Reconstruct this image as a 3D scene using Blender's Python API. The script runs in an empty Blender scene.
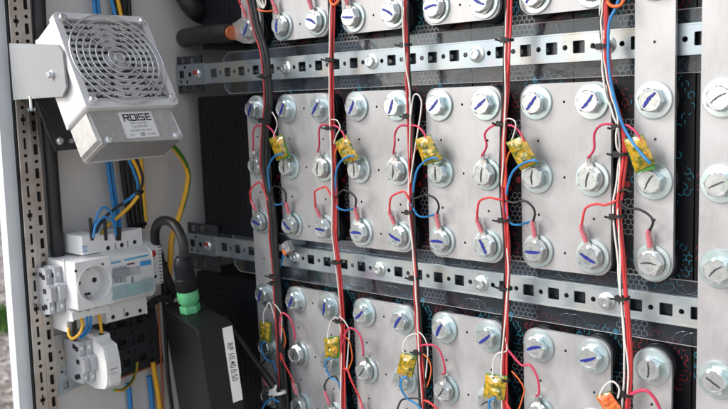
import bpy, math, random
from mathutils import Vector as V, Matrix
from mathutils.geometry import tessellate_polygon
random.seed(7)
MM = 0.001
S = bpy.context.scene
COL = S.collection

# ------------------------------------------------------------------ camera (fitted to the bolt grid, mm)
F_PX = 835.9
CAM = V((452.6, -620.1, 11.2))
ROT = ((0.75422, 0.65559, -0.03679), (0.05722, -0.12145, -0.99095), (-0.65412, 0.74529, -0.12911))  # right, down, forward
def at(px, py, X=None, Y=None, Z=None):
    a, b = (px-364)/F_PX, (py-204.5)/F_PX
    d = V([ROT[0][i]*a + ROT[1][i]*b + ROT[2][i] for i in range(3)])
    i, v = [(i, v) for i, v in enumerate((X, Y, Z)) if v is not None][0]
    return CAM + d*((v-CAM[i])/d[i])

# ------------------------------------------------------------------ materials
MT = {}
def new_mat(name):
    m = bpy.data.materials.new(name); m.use_nodes = True
    nt = m.node_tree; b = nt.nodes['Principled BSDF']
    MT[name] = m
    return m, nt, b
def N(nt, t, **kw):
    n = nt.nodes.new(t)
    for k, v in kw.items():
        if k in n.inputs: n.inputs[k].default_value = v
        else: setattr(n, k, v)
    return n
def ramp(nt, fac, stops):
    r = nt.nodes.new('ShaderNodeValToRGB'); nt.links.new(fac, r.inputs['Fac'])
    e = r.color_ramp.elements
    while len(e) < len(stops): e.new(0.5)
    for el, (p, c) in zip(e, stops):
        el.position = p; el.color = (*c, 1)
    return r.outputs['Color']
def coords(nt, scale=(1, 1, 1)):
    tc = nt.nodes.new('ShaderNodeTexCoord'); mp = nt.nodes.new('ShaderNodeMapping')
    mp.inputs['Scale'].default_value = scale
    nt.links.new(tc.outputs['Object'], mp.inputs['Vector'])
    return mp.outputs['Vector']
def noise(nt, vec, scale, detail=3, rough=.6):
    n = N(nt, 'ShaderNodeTexNoise'); n.inputs['Scale'].default_value = scale
    n.inputs['Detail'].default_value = detail; n.inputs['Roughness'].default_value = rough
    nt.links.new(vec, n.inputs['Vector'])
    return n.outputs['Fac']
def maprange(nt, f, a, b):
    m = N(nt, 'ShaderNodeMapRange'); m.inputs['To Min'].default_value = a; m.inputs['To Max'].default_value = b
    m.inputs['From Min'].default_value = .3; m.inputs['From Max'].default_value = .7
    nt.links.new(f, m.inputs['Value']); return m.outputs['Result']
def bump(nt, b, f, strength, dist):
    bp = N(nt, 'ShaderNodeBump'); bp.inputs['Strength'].default_value = strength
    bp.inputs['Distance'].default_value = dist
    nt.links.new(f, bp.inputs['Height']); nt.links.new(bp.outputs['Normal'], b.inputs['Normal'])
def surf(name, c1, c2=None, rough=(.4, .5), metal=0, scale=(1, 1, 1), nscale=60, bmp=0, bdist=.0003, coat=0, spec=.5, trans=0):
    m, nt, b = new_mat(name)
    vec = coords(nt, scale); f = noise(nt, vec, nscale)
    c2 = c2 or tuple(x*.85 for x in c1)
    nt.links.new(ramp(nt, f, [(.32, c2), (.66, c1)]), b.inputs['Base Color'])
    nt.links.new(maprange(nt, noise(nt, vec, nscale*.6, 2), rough[0], rough[1]), b.inputs['Roughness'])
    b.inputs['Metallic'].default_value = metal
    b.inputs['Coat Weight'].default_value = coat; b.inputs['Coat Roughness'].default_value = .08
    b.inputs['Specular IOR Level'].default_value = spec
    b.inputs['Transmission Weight'].default_value = trans
    if bmp: bump(nt, b, noise(nt, vec, nscale*3, 4), bmp, bdist)
    return m

def aluminium():
    m, nt, b = new_mat('brushed_aluminium')
    tc = nt.nodes.new('ShaderNodeTexCoord'); oi = nt.nodes.new('ShaderNodeObjectInfo')
    ad = N(nt, 'ShaderNodeVectorMath', operation='ADD'); nt.links.new(tc.outputs['Object'], ad.inputs[0])
    nt.links.new(oi.outputs['Location'], ad.inputs[1])
    def mp(sc):
        q = nt.nodes.new('ShaderNodeMapping'); q.inputs['Scale'].default_value = sc
        nt.links.new(ad.outputs[0], q.inputs['Vector']); return q.outputs['Vector']
    streak = noise(nt, mp((1, 1, .035)), 900, 4, .7)        # vertical rolling marks
    blot = noise(nt, mp((1, 1, .6)), 30, 6, .68)
    mix = N(nt, 'ShaderNodeMath', operation='ADD')
    h1 = N(nt, 'ShaderNodeMath', operation='MULTIPLY'); h1.inputs[1].default_value = .16; nt.links.new(streak, h1.inputs[0])
    h2 = N(nt, 'ShaderNodeMath', operation='MULTIPLY'); h2.inputs[1].default_value = .84; nt.links.new(blot, h2.inputs[0])
    nt.links.new(h1.outputs[0], mix.inputs[0]); nt.links.new(h2.outputs[0], mix.inputs[1])
    alu_col = (ramp(nt, mix.outputs[0], [(.34, (.40, .398, .402)), (.5, (.475, .472, .476)), (.66, (.53, .528, .53))]))
    hs_ = N(nt, 'ShaderNodeHueSaturation'); mrr = N(nt, 'ShaderNodeMapRange'); mrr.inputs['To Min'].default_value = .93; mrr.inputs['To Max'].default_value = 1.06
    nt.links.new(oi.outputs['Random'], mrr.inputs['Value']); nt.links.new(mrr.outputs[0], hs_.inputs['Value']); nt.links.new(alu_col, hs_.inputs['Color']); nt.links.new(hs_.outputs[0], b.inputs['Base Color'])
    nt.links.new(maprange(nt, blot, .30, .56), b.inputs['Roughness'])
    b.inputs['Metallic'].default_value = .5
    # fine scratches
    w = noise(nt, mp((.05, 1, 1)), 1400, 2)
    bp = N(nt, 'ShaderNodeBump'); bp.inputs['Strength'].default_value = .07; bp.inputs['Distance'].default_value = .0002
    sm = N(nt, 'ShaderNodeMath', operation='ADD'); nt.links.new(streak, sm.inputs[0]); nt.links.new(w, sm.inputs[1])
    nt.links.new(sm.outputs[0], bp.inputs['Height']); nt.links.new(bp.outputs['Normal'], b.inputs['Normal'])
aluminium()
def zinc(name, tints, rough, metal=.9, nscale=70):
    m, nt, b = new_mat(name)
    tc = nt.nodes.new('ShaderNodeTexCoord'); oi = nt.nodes.new('ShaderNodeObjectInfo')
    geo = nt.nodes.new('ShaderNodeNewGeometry')
    f = noise(nt, geo.outputs['Position'], nscale, 3)
    hs_ = N(nt, 'ShaderNodeHueSaturation'); hs_.inputs['Saturation'].default_value = .85; mrr = N(nt, 'ShaderNodeMapRange'); mrr.inputs['To Min'].default_value = .84; mrr.inputs['To Max'].default_value = 1.08
    nt.links.new(oi.outputs['Random'], mrr.inputs['Value']); nt.links.new(mrr.outputs[0], hs_.inputs['Value'])
    nt.links.new(ramp(nt, f, tints), hs_.inputs['Color']); nt.links.new(hs_.outputs[0], b.inputs['Base Color'])
    nt.links.new(maprange(nt, noise(nt, geo.outputs['Position'], nscale*2, 2), rough[0], rough[1]), b.inputs['Roughness'])
    b.inputs['Metallic'].default_value = metal
zinc('zinc_bolt', [(.3, (.60, .70, .69)), (.5, (.70, .76, .76)), (.7, (.78, .81, .82))], (.2, .3), .85, 36)
zinc('zinc_washer', [(.3, (.50, .68, .68)), (.5, (.60, .74, .75)), (.7, (.70, .77, .78))], (.26, .36), .75, 40)
zinc('galvanised_rail', [(.25, (.40, .35, .46)), (.40, (.36, .45, .50)), (.55, (.46, .51, .53)), (.7, (.50, .47, .41))], (.3, .5), .75, 26)
zinc('galvanised_warm', [(.3, (.42, .36, .30)), (.5, (.52, .47, .42)), (.7, (.60, .57, .53))], (.3, .5), .8, 30)
zinc('bracket_alu', [(.3, (.25, .26, .27)), (.7, (.31, .32, .33))], (.42, .5), .35, 12)
zinc('sheet_steel', [(.3, (.36, .37, .38)), (.7, (.45, .46, .47))], (.3, .42), .85, 12)
zinc('cast_alu', [(.3, (.56, .555, .545)), (.7, (.68, .675, .665))], (.38, .5), .8, 160)
zinc('chrome_wire', [(.3, (.72, .72, .73)), (.7, (.86, .86, .87))], (.22, .34), .8)
surf('black_plastic', (.008, .009, .012), (.005, .006, .008), (.34, .46), nscale=40, bmp=.15, spec=.28)
surf('black_rubber', (.018, .018, .019), (.011, .011, .012), (.42, .6), nscale=120, bmp=.2)
surf('black_coated_steel', (.06, .062, .068), (.04, .042, .047), (.3, .5), metal=.3, nscale=50)
surf('black_box_paint', (.008, .008, .009), (.005, .005, .006), (.42, .52), nscale=300, bmp=.25, spec=.3)
surf('hex_white', (.36, .38, .40), (.22, .24, .26), (.4, .5))
surf('hex_cyan', (.03, .34, .46), (.015, .16, .24), (.4, .5))
surf('hex_red', (.34, .02, .025), (.14, .008, .01), (.4, .5))
surf('panel_grey', (.66, .64, .61), (.61, .592, .565), (.5, .62), nscale=14, bmp=.06)
surf('frame_white', (.78, .80, .81), (.72, .75, .76), (.32, .42), nscale=20)
surf('housing_grey', (.70, .695, .69), (.66, .655, .65), (.42, .52), nscale=50, bmp=.05)
surf('device_white', (.78, .78, .77), (.73, .73, .72), (.3, .42), nscale=60, bmp=.04)
surf('terminal_grey', (.46, .47, .49), (.40, .41, .43), (.35, .48), nscale=60)
surf('toggle_grey', (.28, .30, .33), (.25, .27, .30), (.3, .4))
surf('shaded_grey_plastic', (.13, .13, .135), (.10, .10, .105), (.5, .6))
surf('dark_void', (.01, .01, .011), (.006, .006, .007), (.6, .8))
surf('red_plastic', (.55, .03, .03), (.45, .02, .02), (.25, .35))
surf('blue_plastic', (.08, .33, .68), (.06, .28, .60), (.25, .35))
surf('cyan_print', (.04, .40, .62), (.03, .33, .55), (.4, .5))
surf('brown_print', (.22, .06, .05), (.15, .04, .04), (.4, .5))
surf('black_print', (.015, .015, .018), (.03, .03, .035), (.5, .6))
surf('grey_print', (.18, .18, .19), (.12, .12, .13), (.5, .6))
surf('label_white', (.80, .80, .79), (.74, .74, .73), (.35, .5))
surf('ink_blue', (.010, .018, .20), (.018, .03, .32), (.3, .45), nscale=400)
surf('ink_black', (.02, .02, .025), (.05, .05, .06), (.3, .45), nscale=400)
surf('wire_red', (.52, .045, .045), (.42, .03, .032), (.38, .52), nscale=90)
surf('wire_bright_red', (.76, .06, .06), (.64, .04, .04), (.38, .52), nscale=90)
surf('wire_crimson', (.66, .05, .12), (.54, .035, .09), (.38, .52), nscale=90)
surf('wire_black', (.016, .015, .016), (.010, .010, .010), (.38, .52), nscale=90)
surf('wire_white', (.80, .76, .70), (.70, .66, .60), (.38, .52), nscale=90)
surf('wire_blue', (.03, .25, .58), (.02, .20, .48), (.38, .52), nscale=90)
surf('wire_yellow', (.88, .47, .03), (.78, .39, .02), (.38, .52), nscale=60)
surf('wire_green', (.07, .26, .035), (.05, .20, .025), (.38, .52), nscale=60)
surf('wire_orange', (.80, .17, .03), (.68, .12, .02), (.38, .52), nscale=60)
surf('orange_wrap', (.85, .20, .04), (.62, .10, .02), (.15, .3), nscale=160, coat=.5)
surf('sleeve_pink', (.90, .27, .32), (.80, .18, .23), (.2, .32), nscale=200, coat=.3, trans=.25)
surf('lug_tin', (.62, .60, .58), (.5, .48, .46), (.25, .38), metal=.8, nscale=200)
surf('copper', (.72, .22, .09), (.45, .12, .05), (.35, .55), metal=.55, nscale=500, bmp=.6)
surf('gland_green', (.12, .50, .23), (.10, .42, .18), (.3, .42), nscale=60)
surf('tie_white', (.76, .76, .73), (.68, .68, .65), (.35, .5))
surf('lever_clear', (.62, .60, .60), (.5, .48, .48), (.12, .22), trans=.35)
def kapton():
    m, nt, b = new_mat('amber_tape')
    geo = nt.nodes.new('ShaderNodeNewGeometry')
    f = noise(nt, geo.outputs['Position'], 150, 4, .68)
    nt.links.new(ramp(nt, f, [(.34, (.05, .09, .008)), (.42, (.15, .16, .010)), (.5, (.42, .27, .006)), (.58, (.60, .36, .012)), (.67, (.52, .15, .005))]), b.inputs['Base Color'])
    b.inputs['Roughness'].default_value = .22; b.inputs['Coat Weight'].default_value = .8; b.inputs['Coat Roughness'].default_value = .06
    bump(nt, b, noise(nt, geo.outputs['Position'], 330, 3), .7, .0012)
kapton()
def clear(name, tint, gloss, diff, dcol=(.5, .55, .6)):
    m = bpy.data.materials.new(name); m.use_nodes = True; MT[name] = m
    nt = m.node_tree; nt.nodes.clear()
    out = N(nt, 'ShaderNodeOutputMaterial'); tr = N(nt, 'ShaderNodeBsdfTransparent'); tr.inputs['Color'].default_value = (*tint, 1)
    gl = N(nt, 'ShaderNodeBsdfGlossy'); gl.inputs['Roughness'].default_value = .10; gl.inputs['Color'].default_value = (.9, .95, 1, 1)
    df = N(nt, 'ShaderNodeBsdfDiffuse'); df.inputs['Color'].default_value = (*dcol, 1)
    fr = N(nt, 'ShaderNodeFresnel'); fr.inputs['IOR'].default_value = 1.45
    ad = N(nt, 'ShaderNodeMath', operation='MULTIPLY'); ad.inputs[1].default_value = gloss; nt.links.new(fr.outputs[0], ad.inputs[0])
    geo = nt.nodes.new('ShaderNodeNewGeometry'); n1 = noise(nt, geo.outputs['Position'], 30, 4)
    bp = N(nt, 'ShaderNodeBump'); bp.inputs['Strength'].default_value = .35; bp.inputs['Distance'].default_value = .002
    nt.links.new(n1, bp.inputs['Height']); nt.links.new(bp.outputs['Normal'], gl.inputs['Normal'])
    m1 = N(nt, 'ShaderNodeMixShader'); m2 = N(nt, 'ShaderNodeMixShader')
    mr = maprange(nt, noise(nt, geo.outputs['Position'], 55, 4), diff*.5, diff*1.6)
    nt.links.new(mr, m1.inputs[0]); nt.links.new(tr.outputs[0], m1.inputs[1]); nt.links.new(df.outputs[0], m1.inputs[2])
    nt.links.new(ad.outputs[0], m2.inputs[0]); nt.links.new(m1.outputs[0], m2.inputs[1]); nt.links.new(gl.outputs[0], m2.inputs[2])
    nt.links.new(m2.outputs[0], out.inputs['Surface'])
clear('clear_sheet', (.90, .93, .96), .55, .022, (.40, .46, .54))
clear('cyan_cover', (.88, .96, .97), .9, .22, (.62, .76, .80))

# ------------------------------------------------------------------ mesh builder (mm)
class MB:
    def __init__(s): s.v = []; s.f = []; s.m = []; s.names = []
    def mi(s, mat):
        if mat not in s.names: s.names.append(mat)
        return s.names.index(mat)
    def add(s, vs, fs, mat):
        o = len(s.v); s.v += [V(p) for p in vs]; k = s.mi(mat)
        for f in fs: s.f.append([o+i for i in f]); s.m.append(k)
        return s
    def box(s, a, b, mat, fr=None):
        x0, y0, z0 = a; x1, y1, z1 = b
        vs = [(x, y, z) for x in (x0, x1) for y in (y0, y1) for z in (z0, z1)]
        if fr: vs = [fr(*p) for p in vs]
        return s.add(vs, [(0, 1, 3, 2), (4, 6, 7, 5), (0, 4, 5, 1), (2, 3, 7, 6), (0, 2, 6, 4), (1, 5, 7, 3)], mat)
    def prism(s, poly, fn, t0, t1, mat, holes=(), hole_mat=None):
        loops = [[V((p[0], p[1], 0)) for p in l] for l in [poly]+list(holes)]
        tris = tessellate_polygon(loops); flat = [p for l in loops for p in l]; n = len(flat)
        vs = [fn(p.x, p.y, t0) for p in flat]+[fn(p.x, p.y, t1) for p in flat]
        s.add(vs, [tuple(t) for t in tris]+[tuple(i+n for i in reversed(t)) for t in tris], mat)
        o = len(s.v)-2*n; k = s.mi(mat); kk = s.mi(hole_mat or mat); a = 0
        for li, l in enumerate(loops):
            m = len(l)
            for i in range(m):
                j = (i+1) % m
                s.f.append([o+a+i, o+a+j, o+n+a+j, o+n+a+i]); s.m.append(k if li == 0 else kk)
            a += m
        return s
    def cyl(s, c, ax, r, h, mat, n=24, r2=None, caps=True, ph=0):
        c = V(c); ax = V(ax).normalized(); u = ax.orthogonal().normalized(); w = ax.cross(u)
        r2 = r if r2 is None else r2
        vs = []
        for k, rr in ((0, r), (1, r2)):
            for i in range(n):
                t = 2*math.pi*i/n+ph
                vs.append(c+ax*(h*k)+(u*math.cos(t)+w*math.sin(t))*rr)
        fs = [(i, (i+1) % n, n+(i+1) % n, n+i) for i in range(n)]
        if caps: fs += [tuple(reversed(range(n))), tuple(range(n, 2*n))]
        return s.add(vs, fs, mat)
    def lathe(s, c, ax, prof, mat, n=28, ph=0, u=None):
        c = V(c); ax = V(ax).normalized(); u = (V(u) if u else ax.orthogonal()).normalized(); w = ax.cross(u)
        vs = []
        for (r, h) in prof:
            for i in range(n):
                t = 2*math.pi*i/n+ph
                vs.append(c+ax*h+(u*math.cos(t)+w*math.sin(t))*max(r, .001))
        fs = []
        for k in range(len(prof)-1):
            for i in range(n):
                j = (i+1) % n
                fs.append((k*n+i, k*n+j, (k+1)*n+j, (k+1)*n+i))
        return s.add(vs, fs, mat)
    def tube(s, pts, r, mat, n=10, sub=6, ribs=None, stripe=None, closed=False):
        P = smooth(pts, sub, closed)
        frames = []; t0 = None; u = None
        L = len(P)
        for i in range(L):
            a = P[max(0, i-1)] if not closed else P[i-1]; b = P[min(L-1, i+1)] if not closed else P[(i+1) % L]
            t = (b-a); t = t.normalized() if t.length > 1e-6 else V((0, 0, 1))
            if u is None: u = t.orthogonal().normalized()
            else:
                u = (u-t*u.dot(t)); u = u.normalized() if u.length > 1e-6 else t.orthogonal().normalized()
            frames.append((P[i], u, t.cross(u)))
        vs = []; d = 0
        for i, (p, a, b) in enumerate(frames):
            rr = r(i/(L-1)) if callable(r) else r
            if ribs: rr *= 1+ribs*(1 if i % 2 else -1)
            for k in range(n):
                th = 2*math.pi*k/n
                vs.append(p+(a*math.cos(th)+b*math.sin(th))*rr)
        o = len(s.v); s.v += vs; km = s.mi(mat); ks = s.mi(stripe) if stripe else km
        for i in range(L if closed else L-1):
            i2 = (i+1) % L
            for k in range(n):
                j = (k+1) % n
                s.f.append([o+i*n+k, o+i*n+j, o+i2*n+j, o+i2*n+k])
                st = stripe and ((k+int(i*.05)) % n) in ((0, 1, 2) if n < 12 else (0, 1, 2, 3))
                s.m.append(ks if st else km)
        if not closed:
            s.f.append([o+k for k in reversed(range(n))]); s.m.append(km)
            s.f.append([o+(L-1)*n+k for k in range(n)]); s.m.append(km)
        return s
    def text(s, txt, size, org, ex, ey, mat, align='LEFT', lift=.15, sx=1, bold=0):
        cu = bpy.data.curves.new('tmp', 'FONT'); cu.body = txt; cu.size = size; cu.align_x = align
        cu.offset = bold; cu.resolution_u = 3
        ob = bpy.data.objects.new('tmp', cu); COL.objects.link(ob)
        dg = bpy.context.evaluated_depsgraph_get(); me = bpy.data.meshes.new_from_object(ob.evaluated_get(dg))
        org = V(org); ex = V(ex).normalized(); ey = V(ey).normalized(); nz = ex.cross(ey)
        s.add([org+ex*(v.co.x*sx)+ey*v.co.y+nz*lift for v in me.vertices], [tuple(p.vertices) for p in me.polygons], mat)
        bpy.data.objects.remove(ob); bpy.data.curves.remove(cu); bpy.data.meshes.remove(me)
        return s
    def build(s, name, parent=None, bevel=0, seg=2, smooth_angle=35, label=None, kind=None, loc=None, local=False):
        """vertices are world mm unless local; shifted so the object's origin is its parent's origin"""
        me = bpy.data.meshes.new(name)
        off = V((0, 0, 0))
        if not local:
            if parent is not None: off = V(parent['_o'])
            elif loc is not None: off = V(loc)
        me.from_pydata([((p-off)*MM)[:] for p in s.v], [], s.f)
        for n in s.names: me.materials.append(MT[n])
        for i, p in enumerate(me.polygons): p.material_index = s.m[i]; p.use_smooth = True
        me.validate(); me.update()
        me.set_sharp_from_angle(angle=math.radians(smooth_angle))
        ob = bpy.data.objects.new(name, me); COL.objects.link(ob)
        if parent is not None: ob.parent = parent
        elif loc is not None and not local: ob.location = V(loc)*MM
        if parent is not None and not local: ob['_o'] = tuple(parent['_o'])
        else: ob['_o'] = tuple(V(loc)) if loc is not None else (0., 0., 0.)
        if bevel:
            b = ob.modifiers.new('bevel', 'BEVEL'); b.width = bevel*MM; b.segments = seg; b.limit_method = 'ANGLE'
            b.angle_limit = math.radians(40); b.harden_normals = True
        if label: ob['label'] = label
        if kind: ob['kind'] = kind
        return ob
def smooth(pts, sub=6, closed=False):
    P = [V(p) for p in pts]
    if len(P) < 3 or sub <= 1: return P if sub <= 1 else [P[0].lerp(P[-1], i/sub) for i in range(sub+1)]
    out = []; n = len(P)
    rng = range(n) if closed else range(n-1)
    for i in rng:
        p1 = P[i]; p2 = P[(i+1) % n]
        p0 = P[i-1] if (closed or i > 0) else p1*2-p2
        p3 = P[(i+2) % n] if (closed or i+2 < n) else p2*2-p1
        for k in range(sub):
            t = k/sub
            out.append(.5*((2*p1)+(p2-p0)*t+(2*p0-5*p1+4*p2-p3)*t*t+(3*p1-p0-3*p2+p3)*t**3))
    if not closed: out.append(P[-1])
    return out
def tag(o, label, cat, group=None):
    o['label'] = label; o['category'] = cat
    if group: o['group'] = group
    return o
def thing(name, loc, label, cat, group=None):
    o = bpy.data.objects.new(name, None); COL.objects.link(o); o.empty_display_size = .01
    o.location = V(loc)*MM; o['_o'] = tuple(V(loc))
    return tag(o, label, cat, group)
def struct(o): o['kind'] = 'structure'; return o
def xz(x, z, t): return V((x, t, z))          # outline in the X-Z plane, thickness along Y
def yz(y, z, t): return V((t, y, z))          # outline in the Y-Z plane, thickness along X
def zprof(y, z, t): return V((t, y, z))
def rrect(x0, z0, x1, z1, r, n=5):
    r = min(r, (x1-x0)/2-.01, (z1-z0)/2-.01); out = []
    for cx, cz, a in ((x1-r, z1-r, 0), (x0+r, z1-r, 90), (x0+r, z0+r, 180), (x1-r, z0+r, 270)):
        for k in range(n+1):
            t = math.radians(a+90*k/n); out.append((cx+r*math.cos(t), cz+r*math.sin(t)))
    return out
def circ(x, z, r, n=14): return [(x+r*math.cos(2*math.pi*i/n), z+r*math.sin(2*math.pi*i/n)) for i in range(n)]
def rect(x0, z0, x1, z1): return [(x0, z0), (x1, z0), (x1, z1), (x0, z1)]

COLX = [(-250+50*i) for i in range(12)]
R_TOP = [210., 148.5, 87.2]; R_MID = [0., -61.8, -125.2]; R_LOW = [-209.4, -269.6, -328.8]
PF = 5.0        # front face of the bus plates (Y)
RAILY = 13.0; CELLY = 22.0

BOXFRAME = tuple(V(q) for q in ((.9567, -.2859, -.0557), (.2904, .9506, .1094), (.0217, -.1208, .9924)))
SUN_E, SUN_A, SKY, EXPO = 0.9, 13.0, .15, .95
surf('leaf', (.10, .22, .03), (.05, .12, .015), (.5, .6))
# ================================================================== battery cells
def hex_edges(cx, cz, a, keep):
    """outlines of flat-topped hexagons on a honeycomb as thin strips in X-Z"""
    return
def honeycomb(mb, test, mat, x0, x1, z0, z1, pitch=4.7, w=.55, prob=1.0, y=-.25, fill=0):
    s = pitch/math.sqrt(3); seen = set(); j = 0
    rows = int((z1-z0)/(1.5*s))+2; cols = int((x1-x0)/pitch)+2
    for r in range(rows):
        for c in range(cols):
            cx = x0+c*pitch+(pitch/2 if r % 2 else 0); cz = z0+r*1.5*s
            if not test(cx, cz): continue
            if random.random() > prob: continue
            vs = [(cx+s*math.cos(math.radians(60*k+30)), cz+s*math.sin(math.radians(60*k+30))) for k in range(6)]
            if fill and random.random() < fill:
                mb.add([(p[0]*.93+cx*.07, y-.05, p[1]*.93+cz*.07) for p in vs], [tuple(range(6))], mat)
            for k in range(6):
                a = V((vs[k][0], vs[k][1])); b = V((vs[(k+1) % 6][0], vs[(k+1) % 6][1]))
                key = tuple(round(q, 1) for q in (a+b)/2)
                if key in seen: continue
                seen.add(key)
                if prob < 1 and random.random() < .38: continue
                d = (b-a).normalized(); nrm = V((-d.y, d.x))*w/2
                mb.add([(a.x-nrm.x, y, a.y-nrm.y), (b.x-nrm.x, y, b.y-nrm.y), (b.x+nrm.x, y, b.y+nrm.y), (a.x+nrm.x, y, a.y+nrm.y)], [(0, 1, 2, 3)], mat)
def cell_meshes(polarity):
    """origin: cell centre at the middle bolt row, front face at y=0; columns at x -25 / +25"""
    rows = [61.8, 0, -63.4]
    body = MB(); body.prism(rrect(-49.4, -105, 49.4, 104, 5), xz, 0, 120, 'black_plastic')
    terms = []
    for cx in (-25, 25):
        for rz in rows:
            t = MB(); t.lathe((cx, 0, rz), (0, -1, 0), [(16.6, 0), (16.4, 8.5), (15.6, 9.6), (14.8, 10), (9.5, 10), (9.5, 12.9), (0, 12.9)], 'black_plastic', 40)
            terms.append(t)
    wh = []; rings = []
    wh.append(MB()); honeycomb(wh[-1], lambda x, z: abs(x) < 10.5, 'hex_white', -12, 12, 20, 42)
    wh.append(MB()); honeycomb(wh[-1], lambda x, z: abs(x) < 10.5, 'hex_white', -12, 12, -44, -20)
    wh.append(MB()); honeycomb(wh[-1], lambda x, z: abs(x) < 12, 'hex_white', -12, 14, 83, 93)
    wh.append(MB()); honeycomb(wh[-1], lambda x, z: abs(x) < 12, 'hex_white', -12, 14, -89, -80)
    for cx, mt in ((-25, 'hex_red' if polarity else 'hex_cyan'), (25, 'hex_cyan' if polarity else 'hex_red')):
        for rz in rows:
            mb = MB(); rings.append((mb, mt)); honeycomb(mb, lambda x, z: 17.5 < math.hypot(x-cx, z-rz) < 23.5 and abs(x) < 47, mt, cx-30, cx+30, rz-30, rz+30, prob=.8, fill=.025)
    return body, terms, wh, rings
TIERN = ['top', 'middle', 'bottom']
COLN = ['first from the left', 'second from the left', 'third from the left', 'fourth from the left', 'fifth from the left', 'sixth, at the right edge']
protos = {}
for ti, rc in enumerate((148.8, -61.8, -271.4)):
    for k in range(6):
        pol = (ti == 1)
        cx = -225+100*k
        lab = 'black battery cell with honeycomb print, %s tier, %s' % (TIERN[ti], COLN[k])
        root = thing('battery_cell', (cx, CELLY, rc), lab, 'battery cell', 'black battery cells stacked in three tiers')
        if pol not in protos:
            body, terms, wh, rings = cell_meshes(pol)
            L = [('cell_body', body.build('cell_body', root, bevel=.8, local=True))]
            for t in terms: L.append(('terminal', t.build('terminal', root, local=True)))
            for q in wh: L.append(('', q.build('honeycomb_print', root, local=True, label='white honeycomb print')))
            for q, mt in rings: L.append(('', q.build('honeycomb_print', root, local=True, label=mt.replace('hex_', '')+' honeycomb ring print')))
            protos[pol] = [o for _, o in L]
        else:
            for o in protos[pol]:
                c = o.copy(); COL.objects.link(c); c.parent = root

# plain ribbed end blocks, left of the cells
for ti, (zt, zb, xl) in enumerate(((260, 72, -352), (17, -148, -368), (-200, -400, -392))):
    b = MB(); b.prism(rrect(xl, zb, -277, zt, 4), xz, 17, 120, 'black_plastic')
    o = thing('end_block', (xl, 17, zb), 'black plastic end block with ribbed face left of the %s tier of cells' % TIERN[ti], 'end block', 'ribbed black end blocks')
    b.build('block_body', o, bevel=1)
    rb = MB()
    for q in range(7):
        i = 4+q*9
        x0, x1, z0, z1 = xl+i, -277-i, zb+i+4, zt-i-4
        if x1-x0 < 8: break
        rb.prism(rrect(x0, z0, x1, z1, 5), xz, 16.7, 17.2, 'black_plastic', [rrect(x0+1.6, z0+1.6, x1-1.6, z1-1.6, 4)])
    rb.build('raised_ribs', o)

# ================================================================== bus bars with bolts
def bolt_mesh(ink, seed):
    rnd = random.Random(seed)
    b = MB()
    # origin: plate face; axis towards -Y.  washer 0..2, spring washer 2..3.9, head 3.9..9.6
    b.lathe((0, 0, 0), (0, -1, 0), [(0, 2.0), (9.0, 2.0), (9.0, 3.7), (7.5, 3.8), (7.5, 3.9)], 'zinc_bolt', 30)
    n = 6; R = 9.9
    b.lathe((0, 0, 0), (0, -1, 0), [(R*.97, 3.9), (R, 4.3), (R, 8.6)], 'zinc_bolt', 6)
    # chamfered crown: hexagon meets circle
    ring = []
    for i in range(48):
        t = 2*math.pi*i/48
        k = (t % (math.pi/3))-math.pi/6
        ring.append((R*math.cos(math.pi/6)/math.cos(k), t))
    ax = V((0, -1, 0)); u = ax.orthogonal().normalized(); w = ax.cross(u)
    vs = []
    for r, t in ring: vs.append(ax*8.6+(u*math.cos(t)+w*math.sin(t))*r)
    for r, t in ring: vs.append(ax*9.5+(u*math.cos(t)+w*math.sin(t))*8.1)
    for r, t in ring: vs.append(ax*9.5+(u*math.cos(t)+w*math.sin(t))*6.9)
    for r, t in ring: vs.append(ax*9.2+(u*math.cos(t)+w*math.sin(t))*6.6)
    fs = [(k*48+i, k*48+(i+1) % 48, (k+1)*48+(i+1) % 48, (k+1)*48+i) for k in range(3) for i in range(48)]
    fs.append(tuple(range(144, 192)))
    b.add(vs, fs, 'zinc_bolt')
    b.text('8.8', 4.2, (-.3, -9.2, -5.4), (1, 0, 0), (0, 0, 1), 'zinc_bolt', 'CENTER', .35, bold=.12)
    b.text('TS', 3.2, (0, -9.2, 2.6), (1, 0, 0), (0, 0, 1), 'zinc_bolt', 'CENTER', .35, bold=.1)
    # pen stroke across the head
    L = 7.2 if ink == 'ink_blue' else 6.2; wd = 1.75 if ink == 'ink_blue' else .75
    pts = []; m = 12; bow = rnd.uniform(-1, 1)
    for i in range(m+1):
        t = -1+2*i/m
        pts.append((t*L, bow*(1-t*t)+rnd.uniform(-.22, .22)))
    vs = []
    for i, (x, z) in enumerate(pts):
        ww = 1.6*wd*(.55+.45*math.sin(math.pi*(i+.6)/(m+1.2)))*rnd.uniform(.75, 1.1)
        vs += [(x, -9.75, z-ww/2), (x, -9.75, z+ww/2)]
    b.add(vs, [(2*i, 2*i+2, 2*i+3, 2*i+1) for i in range(m)], ink)
    return b
BOLTS = {}
WASH = None
for ink in ('ink_blue', 'ink_black'):
    BOLTS[ink] = []
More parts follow.
